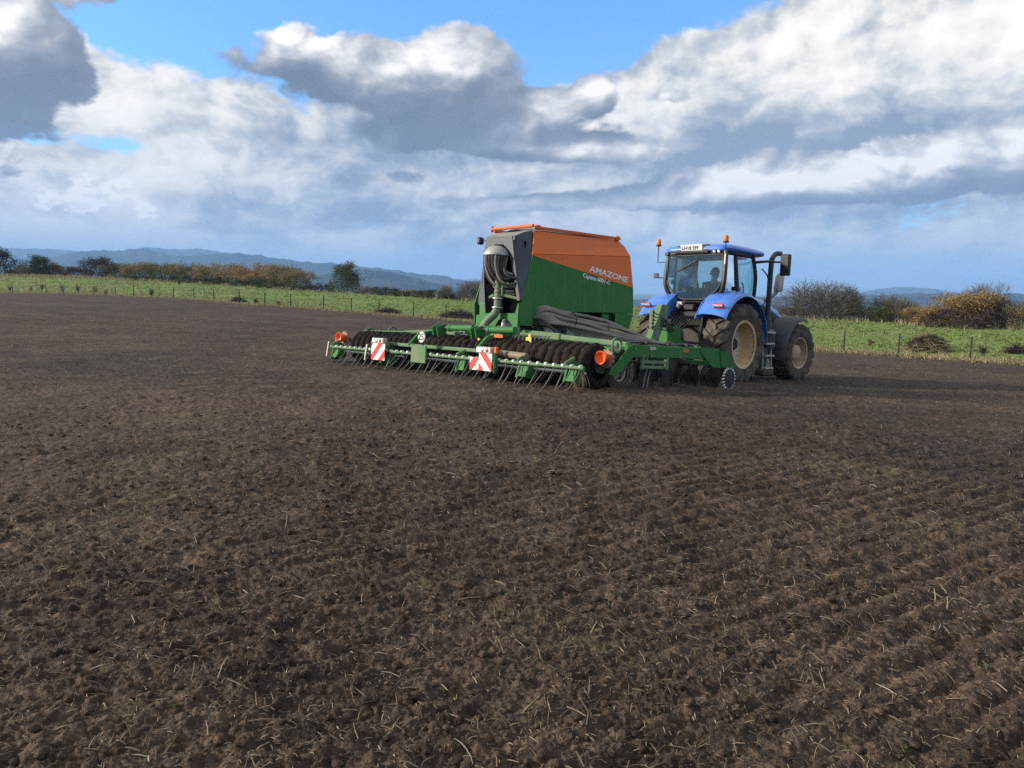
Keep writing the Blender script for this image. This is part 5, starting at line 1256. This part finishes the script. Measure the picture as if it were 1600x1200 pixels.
def twigs(seed, W_, H_, n, mat):
    """A dome of bare twigs: thin slivers rising outwards through the whole volume."""
    g = np.random.default_rng(seed); a = g.uniform(0, 2 * np.pi, n); q = np.sqrt(g.uniform(0, 1, n)); lump = 1 + .22 * np.sin(3 * a + seed) + .12 * np.sin(7 * a + 2 * seed)
    top = H_ * np.sqrt(np.maximum(.03, 1 - (q / 1.02)**2)) * (.82 + .25 * g.random(n)) * (.8 + .2 * lump)
    x, y, z = q * np.cos(a) * W_ / 2 * lump, q * np.sin(a) * W_ / 2 * lump, top * g.uniform(0, 1, n)**.75
    d = np.stack((x / W_ * 1.6 + g.normal(0, .35, n), y / W_ * 1.6 + g.normal(0, .35, n), .75 + g.normal(0, .35, n)), -1); d /= np.linalg.norm(d, axis=1, keepdims=True)
    L = H_ * g.uniform(.08, .22, n); s_ = np.cross(d, g.normal(0, 1, (n, 3))); s_ /= np.linalg.norm(s_, axis=1, keepdims=True); w = .006 + .008 * g.random(n)
    c = np.stack((x, y, z), -1); m_ = c + d * L[:, None] * .5 + s_ * (g.normal(0, .08, n) * L)[:, None]; t_ = c + d * L[:, None]
    V = np.stack((c - s_ * w[:, None], c + s_ * w[:, None], m_ + s_ * w[:, None] * .8, m_ - s_ * w[:, None] * .8, t_), 1).reshape(-1, 3); V[:, 2] = np.maximum(V[:, 2], 0)
    k = np.arange(n)[:, None] * 5
    return np_mesh('twigs', V, np.concatenate((k + np.array([[0, 1, 2]]), k + np.array([[0, 2, 3]]), k + np.array([[3, 2, 4]]))), mat, False)
PROTO = {}
def proto(kind, var):
    k = (kind, var)
    if k not in PROTO:
        sp = {'tree': dict(W_=3.2, H_=3.4, n_stem=7, depth=4, leaf=.075, per=9, skirt=2600, clump=.20, r0=.04), 'shrub': dict(W_=3.4, H_=2.6, n_stem=8, depth=3, leaf=.065, per=34, skirt=3600, clump=.26),
              'bare': dict(W_=3.6, H_=3.2, n_stem=10, depth=4, leaf=.04, per=3, skirt=500, clump=.16, spread=.5, r0=.022), 'low': dict(W_=2.6, H_=1.2, n_stem=6, depth=3, leaf=.055, per=16, skirt=2200, clump=.16)}[var[:-1]]
        hs = hash_(kind + var); w_, c_ = shrub_meshes(hs, kind=kind, **sp)
        PROTO[k] = (w_, c_, twigs(hs, 3.6, 3.1, 5200, LEAF[kind]) if var.startswith('bare') else None), sp
    return PROTO[k]
def hash_(s): return sum(ord(c) * (i + 3) for i, c in enumerate(s)) % 9973
def on_ground(px, py, r0=None, lo=30, hi=180):
    """Walk the ray through a pixel out to where it meets the meadow."""
    for k in range(600):
        d = lo + (hi - lo) * k / 600; p = at(px, py, d); r = math.hypot(p.x, p.y)
        if r < float(np.interp(math.atan2(p.x, p.y), E_AZ, E_R)): continue
        if p.z <= float(ground_z(p.x, p.y)): return p
    return None
def shrub(name, px, base, top, wpx, kind, var, label, cat='shrub', group=None, k=1.04, depth=None):
    """Place a plant of the photo's size where its foot stands."""
    az = math.atan2(ray(px, base).x, ray(px, base).y)
    r = (depth or float(np.interp(az, T_AZ, T_R)) * k)
    x, y = r * math.sin(az), r * math.cos(az); z = float(ground_z(x, y))
    d = Vector((x, y, z - CAMH)).dot(fw)
    (wood, crown, tw), sp = proto(kind, var)
    zt = at(px, top, d).z; H_ = max(.3, zt - z) ; Wm = wpx * d / 1202
    t_ = empty(name, Matrix.Translation((x, y, z - .05)) @ rotz(random.uniform(0, 6.28)))
    S_ = (Wm / sp['W_'], Wm / sp['W_'], H_ / sp['H_'])
    for nm, me in (('trunk' if cat == 'tree' else 'stems', wood), ('crown', crown), ('twigs', tw)):
        if me is None: continue
        o = link(nm, me, t_); o.scale = S_
    return tag(t_, label, cat, group)
random.seed(21)
shrub('evergreen_tree', 6, 436, 391, 48, 'dark', 'tree1', 'dark round tree at the far left edge of the picture', 'tree')
shrub('evergreen_tree', 64, 434, 401, 36, 'dark', 'tree2', 'small dark tree second from the left edge, above pale shrubs', 'tree')
shrub('broadleaf_tree', 152, 438, 404, 46, 'plum', 'tree1', 'plum brown rounded tree left of the long hedge', 'tree')
shrub('broadleaf_tree', 538, 461, 413, 50, 'green', 'tree3', 'lone bushy olive green tree standing on the meadow crest', 'tree')
G1 = 'hedge of autumn shrubs on the left crest'
for px, base, top, w, kind, var, lab in [
    (30, 435, 422, 40, 'tan', 'shrub1', 'pale low shrub between the two dark trees at left'),
    (58, 437, 415, 44, 'tan', 'shrub2', 'straw coloured shrub under the second dark tree'),
    (84, 437, 414, 40, 'rust', 'shrub3', 'brown shrub right of the straw coloured shrub'),
    (118, 439, 418, 50, 'plum', 'shrub1', 'dull brown shrub just left of the plum brown tree'),
    (186, 441, 413, 52, 'olive', 'shrub1', 'olive shrub touching the plum brown tree on its right'),
    (222, 443, 413, 46, 'rust', 'shrub2', 'brown shrub at the left end of the long hedge'),
    (256, 445, 413, 56, 'olive', 'shrub3', 'tall olive shrub in the left third of the hedge'),
    (296, 447, 415, 54, 'olive', 'shrub2', 'olive brown shrub left of the middle of the hedge'),
    (330, 449, 414, 60, 'tan', 'shrub3', 'golden topped shrub in the middle of the hedge'),
    (368, 450, 416, 58, 'rust', 'shrub3', 'rusty shrub right of the middle of the hedge'),
    (404, 453, 416, 56, 'gold', 'shrub2', 'golden shrub third from the right end of the hedge'),
    (438, 455, 417, 54, 'rust', 'shrub1', 'golden brown shrub second from the right end of the hedge'),
    (466, 457, 424, 46, 'rust', 'shrub2', 'low brown shrub at the right end of the hedge'),
    (500, 458, 444, 40, 'plum', 'low1', 'low dark bramble between hedge and lone green tree')]:
    shrub('shrub', px, base, top, w, kind, var, lab, group=G1, k=1.06)
G2 = 'dark gorse bushes in front of the hedge'
for px, base, top, w, lab in [(213, 443, 431, 42, 'dark gorse bush under the left end of the hedge'), (243, 445, 432, 34, 'small dark gorse bush below the tall olive shrub'),
                              (298, 447, 431, 46, 'wide dark gorse bush below the olive brown shrub'), (340, 449, 433, 46, 'dark gorse bush below the golden topped shrub'),
                              (384, 452, 435, 50, 'broad dark gorse bush below the rusty shrub'), (424, 455, 436, 50, 'dark gorse bush below the golden shrub'), (472, 458, 446, 44, 'flat dark gorse bush at the right end of the hedge'),
                              (602, 464, 449, 38, 'spiky dark gorse bush right of the lone green tree'), (630, 466, 455, 34, 'low gorse bush, second right of the lone green tree'), (664, 468, 453, 36, 'gorse bush halfway between lone tree and hopper')]:
    shrub('gorse_bush', px, base, top, w, 'dark', 'low%d' % (1 + len(lab) % 3), lab, group=G2, k=1.01)
shrub('shrub', 575, 463, 447, 30, 'grey', 'bare1', 'thin bare twiggy shrub beside the lone green tree', k=1.03)
shrub('shrub', 645, 467, 453, 70, 'rust', 'low2', 'low rusty bracken behind the gorse bushes', k=1.05)
shrub('shrub', 697, 470, 445, 22, 'grey', 'bare2', 'narrow bare sapling left of the hopper', k=1.02)
shrub('shrub', 699, 470, 458, 30, 'dark', 'low2', 'small dark bush at the foot of the bare sapling', k=1.01)
shrub('thorn_bush', 738, 472, 437, 52, 'grey', 'bare3', 'bare reddish thorn bush right behind the hopper', k=1.03)
shrub('thorn_bush', 1283, 500, 440, 112, 'grey', 'bare4', 'large bare grey thorn bush right of the tractor')
shrub('thorn_bush', 1318, 502, 449, 60, 'plum', 'bare5', 'dark purple twigged bush overlapping the large grey thorn bush', k=1.07)
shrub('shrub', 1392, 505, 461, 70, 'olive', 'bare6', 'olive brown shrub in the gap right of the grey thorn bush', k=1.08)
shrub('shrub', 1374, 503, 480, 40, 'green', 'low3', 'low green bush between grey thorn bush and orange shrub', k=1.03)
shrub('shrub', 1430, 506, 478, 50, 'tan', 'bare7', 'pale dry shrub at the left foot of the orange shrub', k=1.04)
shrub('shrub', 1462, 508, 477, 74, 'gold', 'shrub4', 'lower left half of the glowing orange shrub group', k=1.03)
shrub('shrub', 1512, 511, 460, 98, 'gold', 'shrub5', 'tallest glowing orange autumn shrub at right', k=1.05)
shrub('shrub', 1500, 510, 485, 120, 'plum', 'low1', 'dark brambles at the foot of the orange shrubs', k=1.01)
shrub('thorn_bush', 1536, 512, 443, 60, 'grey', 'bare8', 'tall bare twigs rising behind the orange shrub', k=1.10)
shrub('thorn_bush', 1556, 513, 463, 60, 'plum', 'bare9', 'brown bare bush right of the orange shrub', k=1.06)
shrub('shrub', 1597, 516, 476, 46, 'olive', 'shrub6', 'grey green bush cut by the right edge of the picture', k=1.02)
shrub('shrub', 1235, 497, 478, 50, 'grey', 'bare7', 'low bare bush just right of the tractor hood', k=1.05)
# --- heaps of cut branches on the meadow
def heap(px, py, wpx, hpx, seed, label, kind='plum'):
    p = on_ground(px, py); d = (p - Vector((0, 0, CAMH))).dot(fw); Wm, Hm = wpx * d / 1202, hpx * d / 1202
    t_ = tag(empty('brush_heap', Matrix.Translation((p.x, p.y, float(ground_z(p.x, p.y))))), label, 'brush heap')
    rd = random.Random(seed); b = MB()
    for i in range(420):
        a = rd.uniform(0, 6.28); q = math.sqrt(rd.random()); x, y = q * math.cos(a) * Wm / 2, q * math.sin(a) * Wm / 3
        z = Hm * (1 - q**2) * rd.uniform(.1, 1.0); dr = Vector((rd.gauss(0, 1), rd.gauss(0, .6), rd.gauss(.1, .35))).normalized() * rd.uniform(.25, .6)
        c = Vector((x, y, z)); b.tube([c - dr, c + Vector((0, 0, rd.uniform(-.03, .06))), c + dr], [.010, .012, .006], 3, cap=False)
    b.build('branches', LEAF['rust' if kind == 'rust' else 'plum'], t_, 60, fix=False)
    (w_, cr, _t), sp = proto('plum', 'low3'); o = link('dead_leaves', cr, t_); o.scale = (Wm / sp['W_'] * .9, Wm / sp['W_'] * .6, Hm / sp['H_'] * .8)
heap(1448, 549, 66, 30, 1, 'brown heap of cut branches by the fence at right', 'rust')
heap(716, 499, 56, 15, 2, 'dark brush heap by the fence left of the hopper')
heap(606, 491, 36, 9, 3, 'small flat brush heap by the fence, mid left')
heap(372, 473, 18, 7, 4, 'tiny dark brush heap at a fence post under the hedge')
heap(1590, 552, 26, 8, 5, 'low brush heap cut by the right picture edge')
# --- weeds along the fence
def weed(px, py, hpx, seed, label):
    p = on_ground(px, py)
    if p is None: return
    d = (p - Vector((0, 0, CAMH))).dot(fw); H_ = hpx * d / 1202; rd = random.Random(seed)
    t_ = tag(empty('weed_clump', Matrix.Translation((p.x, p.y, float(ground_z(p.x, p.y))))), label, 'weed', 'dead weeds along the fence')
    b = MB(); l_ = MB()
    for i in range(14):
        a = rd.uniform(0, 6.28); s = rd.uniform(.05, .35) * H_; q = Vector((math.cos(a) * s, math.sin(a) * s, H_ * rd.uniform(.55, 1)))
        b.tube([(0, 0, -.03), q * .5 + Vector((0, 0, .1 * H_)), q], [.012, .009, .005], 3, cap=False)
        for j in range(16):
            c = q * rd.uniform(.4, 1.0) + Vector((rd.gauss(0, .07), rd.gauss(0, .07), rd.gauss(0, .07))); u = Vector((rd.gauss(0, 1), rd.gauss(0, 1), rd.gauss(0, 1))).normalized() * .05; v = u.orthogonal().normalized() * .03
            l_.add([c - u, c + v, c + u, c - v], [(0, 1, 2, 3)])
    b.build('stems', LEAF['rust'], t_, 60, fix=False); l_.build('seed_heads', LEAF['rust' if seed % 2 else 'plum'], t_, 0, fix=False)
for i, (px, py, h, lab) in enumerate([(16, 456, 10, 'dead weed clump at the far left field edge'), (48, 456, 9, 'dead weeds near the left edge, below the straw shrub'), (66, 456, 14, 'taller dead weeds below the second dark tree'),
        (98, 457, 16, 'upright dead weeds below the brown shrub'), (122, 458, 14, 'dark weed clump left of the plum brown tree'), (150, 459, 13, 'weed clump under the plum brown tree'), (237, 466, 14, 'tall dock weed between two fence posts'),
        (165, 462, 10, 'short weeds just left of a fence post'), (400, 475, 8, 'small weeds right of the tiny brush heap'), (434, 478, 8, 'small weeds in the middle of the left fence'), (280, 447, 12, 'tall dry weeds at the hedge foot'),
        (1360, 540, 10, 'dry weeds in the meadow right of the tractor'), (1535, 556, 14, 'pale dry grass clump right of the last fence post')]): weed(px, py, h, 40 + i, lab)

# ------------------------------------------------------------------ wire fence
POST = paint('weathered_post', (.040, .040, .036), .85, dirt=.4, dirt_col=(.09, .08, .06), spec=.15)
fp = [(20, 456, 13), (72, 457, 15), (99, 458, 14), (146, 460, 14), (181, 463, 15), (209, 466, 18), (271, 468, 18), (303, 470, 18), (334, 472, 19), (374, 473, 21), (414, 477, 20), (454, 481, 21), (506, 487, 24), (549, 490, 23), (592, 493, 23), (646, 496, 24), (697, 500, 24), (747, 504, 24),
      (800, 508, 25), (860, 514, 26), (930, 520, 27), (1000, 526, 28), (1075, 532, 29), (1150, 538, 30), (1235, 545, 31), (1318, 550, 34), (1403, 556, 36), (1515, 562, 38), (1640, 573, 40)]
fe = []
for px, py, h in fp:
    az = math.atan2(ray(px, py).x, ray(px, py).y); r = float(np.interp(az, E_AZ, E_R)) + .35
    x, y = r * math.sin(az), r * math.cos(az); z = float(ground_z(x, y)); d = Vector((x, y, z - CAMH)).dot(fw)
    fe.append((Vector((x, y, z)), max(.95, min(1.35, h * d / 1202))))
fen = tag(empty('wire_fence', Matrix.Translation(fe[0][0])), 'thin wire fence on dark posts along the far edge of the field', 'fence')
org = fe[0][0]; random.seed(3)
for p, h in fe:
    b = MB(); lean = Vector((random.uniform(-.04, .04), random.uniform(-.03, .03), 1)); q = p - org
    b.tube([q - Vector((0, 0, .2)), q + lean * h * .5, q + lean * h], [.045, .042, .038], 7); b.build('post', POST, fen)
for hz in (.35, .68, .98):
    b = MB(); pts = []
    for (p, h), (p2, h2) in zip(fe, fe[1:]):
        for k in range(4):
            tt_ = k / 4; q = p.lerp(p2, tt_) - org; pts.append(q + Vector((0, 0, hz - .04 * 4 * tt_ * (1 - tt_) * .5)))
    b.tube(pts, .004, 4); b.build('wire', STEEL, fen)
p = on_ground(702, 491); p0 = at(702, 491, 53)
b = MB(); q = fe[16][0] - org; q2 = fe[13][0] - org; b.tube([q2 + Vector((.05, -.1, .75)), q2 + Vector((.9, -.3, .05))], .03, 6); b.build('brace', TRIM, fen)

# ------------------------------------------------------------------ meadow grass
def tufts(n, sampler, hgt, wid, nb, seed, bend=.5):
    g = np.random.default_rng(seed); x, y, sc = sampler(g, n); z = ground_z(x, y); n = len(x)
    X = np.repeat(x, nb) + g.normal(0, .06, n * nb) * np.repeat(sc, nb); Y = np.repeat(y, nb) + g.normal(0, .06, n * nb) * np.repeat(sc, nb); Z = np.repeat(z, nb) - .02; S_ = np.repeat(sc, nb)
    a = g.uniform(0, 2 * np.pi, n * nb); h = hgt * S_ * g.uniform(.5, 1.3, n * nb); w = wid * S_ * g.uniform(.6, 1.4, n * nb); l = bend * h * g.uniform(.1, 1.1, n * nb)
    tx, ty = np.cos(a), np.sin(a); b0 = g.uniform(0, 2 * np.pi, n * nb); bx, by = np.cos(b0), np.sin(b0)
    V = np.stack((np.stack((X - bx * w, Y - by * w, Z), -1), np.stack((X + bx * w, Y + by * w, Z), -1), np.stack((X + tx * l * .35 + bx * w * .7, Y + ty * l * .35 + by * w * .7, Z + h * .6), -1), np.stack((X + tx * l * .35 - bx * w * .7, Y + ty * l * .35 - by * w * .7, Z + h * .6), -1), np.stack((X + tx * l, Y + ty * l, Z + h), -1)), 1).reshape(-1, 3)
    k = np.arange(n * nb)[:, None] * 5
    F = np.concatenate((k + np.array([[0, 1, 2]]), k + np.array([[0, 2, 3]]), k + np.array([[3, 2, 4]])))
    return V, F
def s_meadow(g, n):
    az = g.uniform(-R(41), R(41), n); re = np.interp(az, E_AZ, E_R); rt_ = np.interp(az, T_AZ, T_R)
    t_ = g.uniform(0, 1, n)**1.3 * 1.12; r = re + .2 + (rt_ - re) * t_; x, y = r * np.sin(az), r * np.cos(az)
    pt = fbm(x * .5, y * .5, 3, 55) + .5; keep = g.uniform(0, 1, n) < .25 + 1.2 * pt
    return x[keep], y[keep], (.6 + 1.1 * np.clip(pt[keep], 0, 1)) * (1 + (r[keep] - 40) / 160)
def s_verge(g, n):
    az = g.uniform(-R(41), R(41), n); re = np.interp(az, E_AZ, E_R); r = re - .35 + np.abs(g.normal(0, 1, n)) * (.55 + .012 * re)
    x, y = r * np.sin(az), r * np.cos(az); return x, y, g.uniform(.5, 1.4, n)
def s_dry(g, n):
    az = g.uniform(-R(41), R(41), n); re = np.interp(az, E_AZ, E_R); rt_ = np.interp(az, T_AZ, T_R); t_ = np.where(g.random(n) < .6, g.normal(1.0, .035, n), g.uniform(0, 1, n)); r = re + (rt_ - re) * t_
    x, y = r * np.sin(az), r * np.cos(az); pt = fbm(x * .12 + 9, y * .12, 3, 66); keep = (pt > -.02) | (t_ > .9) | (az < -.45); left = np.clip((-az - .2) / .3, 0, 1)
    keep &= (g.random(n) < .10 + .90 * left); return x[keep], y[keep], (g.uniform(.6, 1.6, n) * (1 + .5 * left))[keep]
GRASS = leafmat('meadow_grass', [(.05, (.125, .175, .048)), (.45, (.165, .225, .066)), (.75, (.21, .265, .085)), (.95, (.28, .30, .12))], .8, .3)
DRYG = leafmat('dry_grass', [(.05, (.17, .135, .075)), (.5, (.29, .24, .145)), (.95, (.42, .36, .23))], .85, .25)
V, F = tufts(17000, s_meadow, .065, .05, 4, 71, 1.5); tag(link('meadow_grass', np_mesh('meadow_grass', V, F, GRASS, False)), 'short green tussocky grass of the meadow', 'grass', kind='stuff')
V, F = tufts(8000, s_verge, .17, .018, 4, 72, .8); tag(link('verge_grass', np_mesh('verge_grass', V, F, DRYG, False)), 'pale dry grass along the edge of the tilled field', 'grass', kind='stuff')
V, F = tufts(11000, s_dry, .26, .02, 4, 73, .5); tag(link('dry_grass', np_mesh('dry_grass', V, F, DRYG, False)), 'tall straw coloured grass on the meadow crest', 'grass', kind='stuff')
# ------------------------------------------------------------------ litter on the soil: straw, clods, seedlings
def soil_z(x, y): return base_z(x, y) + soil(x, y, np.hypot(x, y))
def scatter(g, n, r0, r1, power):
    """Points on the field in front of the camera, thinning with distance."""
    u = g.random(n); k = 2 - power
    r = (r0**k + u * (r1**k - r0**k))**(1 / k) if abs(k) > 1e-6 else r0 * (r1 / r0)**u
    az = g.uniform(-R(42), R(42), n); re = np.interp(az, E_AZ, E_R); ok = r < re - .3
    return (r * np.sin(az))[ok], (r * np.cos(az))[ok], r[ok]
def stalks(n, r0, r1, power, lmin, lmax, rad, seed, lift=.35, patch=0.0, sides=3):
    g = np.random.default_rng(seed); x, y, r = scatter(g, n, r0, r1, power)
    if patch:
        pt = fbm(x * .6, y * .6, 3, 88) + .5; ok = g.random(len(x)) < np.clip((pt - .5) * patch + .5, .08, 1); x, y, r = x[ok], y[ok], r[ok]
    n = len(x); z = soil_z(x, y); a = g.uniform(0, 2 * np.pi, n); L = lmin + (lmax - lmin) * g.random(n)**3.4; tilt = np.abs(g.normal(0, lift, n)); up_ = g.random(n) < .06; tilt[up_] = g.uniform(.7, 1.4, up_.sum())
    d = np.stack((np.cos(a) * np.cos(tilt), np.sin(a) * np.cos(tilt), np.sin(tilt)), -1)
    c = np.stack((x, y, z - .001 + .22 * L * np.sin(tilt)), -1)
    side = np.stack((-np.sin(a), np.cos(a), np.zeros(n)), -1); bend = g.normal(0, .03, n)[:, None] * L[:, None]
    w = rad * g.uniform(.6, 1.5, n) * np.maximum(1, r / 8)**.9
    pts = [c - d * L[:, None] / 2, c + side * bend + np.array([0, 0, .004]), c + d * L[:, None] / 2]
    nrm = np.cross(d, side)
    ring = []
    for k, p in enumerate(pts):
        ww = w * (1, 1.05, .7)[k]
        for j in range(sides):
            an = 2 * math.pi * j / sides; ring.append(p + (side * math.cos(an) + nrm * math.sin(an)) * ww[:, None])
    V = np.stack(ring, 1).reshape(-1, 3); k = np.arange(n)[:, None] * 3 * sides; F = []
    for s in range(2):
        for j in range(sides if sides > 2 else 1): F.append(k + np.array([[s * sides + j, s * sides + (j + 1) % sides, (s + 1) * sides + (j + 1) % sides, (s + 1) * sides + j]]))
    return V, np.concatenate(F)
STRAW = leafmat('straw', [(.1, (.11, .086, .058)), (.55, (.20, .16, .108)), (.85, (.31, .255, .18)), (.97, (.52, .45, .34))], .7, 0)
ROOT = leafmat('root_fibre', [(.1, (.12, .095, .065)), (.6, (.22, .18, .12)), (.95, (.34, .28, .19))], .85, 0)
SEED = leafmat('seedling', [(.1, (.07, .085, .030)), (.6, (.13, .14, .055)), (.95, (.22, .21, .09))], .8, .2)
def two(n1, n2, *a, **k):
    """Round stalks close by, flat slivers farther off."""
    V1, F1 = stalks(n1, 1.3, 7, 1.0, *a, **k); V2, F2 = stalks(n2, 7, 42, .9, *a, sides=2, **k)
    return np.concatenate((V1, V2)), np.concatenate((F1, F2 + len(V1)))
V, F = two(8500, 44000, .015, .105, .0019, 301, .22, 2.4); tag(link('straw', np_mesh('straw', V, F, STRAW)), 'pale broken straw scattered over the soil', 'straw', kind='stuff')
V, F = two(15000, 36000, .012, .07, .0013, 302, .5, 1.2); tag(link('root_fibres', np_mesh('root_fibres', V, F, ROOT)), 'fine brown roots and chaff in the soil', 'chaff', kind='stuff')
V, F = stalks(7000, 1.5, 40, .9, .02, .08, .0016, 303, .8, 4.0); tag(link('seedlings', np_mesh('seedlings', V, F, SEED)), 'sparse olive seedlings and weeds in the soil', 'seedlings', kind='stuff')
# loose clods lying on top
def loose(n, r0, r1, smin, smax, seed):
    g = np.random.default_rng(seed); x, y, r = scatter(g, n, r0, r1, 1.0); n = len(x); z = soil_z(x, y)
    t_ = (1 + 5**.5) / 2
    ico = np.array([(-1, t_, 0), (1, t_, 0), (-1, -t_, 0), (1, -t_, 0), (0, -1, t_), (0, 1, t_), (0, -1, -t_), (0, 1, -t_), (t_, 0, -1), (t_, 0, 1), (-t_, 0, -1), (-t_, 0, 1)]) / math.sqrt(1 + t_ * t_)
    fc = np.array([(0, 11, 5), (0, 5, 1), (0, 1, 7), (0, 7, 10), (0, 10, 11), (1, 5, 9), (5, 11, 4), (11, 10, 2), (10, 7, 6), (7, 1, 8), (3, 9, 4), (3, 4, 2), (3, 2, 6), (3, 6, 8), (3, 8, 9), (4, 9, 5), (2, 4, 11), (6, 2, 10), (8, 6, 7), (9, 8, 1)])
    s = smin + (smax - smin) * g.random(n)**3.5; a = g.uniform(0, 6.28, n)
    v = ico[None] * g.uniform(.7, 1.25, (n, 12, 1)) * s[:, None, None] * np.array([1, 1, .72])
    vx = v[..., 0] * np.cos(a)[:, None] - v[..., 1] * np.sin(a)[:, None]; vy = v[..., 0] * np.sin(a)[:, None] + v[..., 1] * np.cos(a)[:, None]
    V = np.stack((vx + x[:, None], vy + y[:, None], v[..., 2] + (z + s * .18)[:, None]), -1).reshape(-1, 3)
    F = (np.arange(n)[:, None, None] * 12 + fc[None]).reshape(-1, 3)
    return V, F
V, F = loose(6000, 1.3, 9, .004, .024, 311); tag(link('soil_crumbs', np_mesh('soil_crumbs', V, F, MATS['tilled_soil'], False)), 'loose crumbs and small clods of soil', 'soil', kind='stuff')
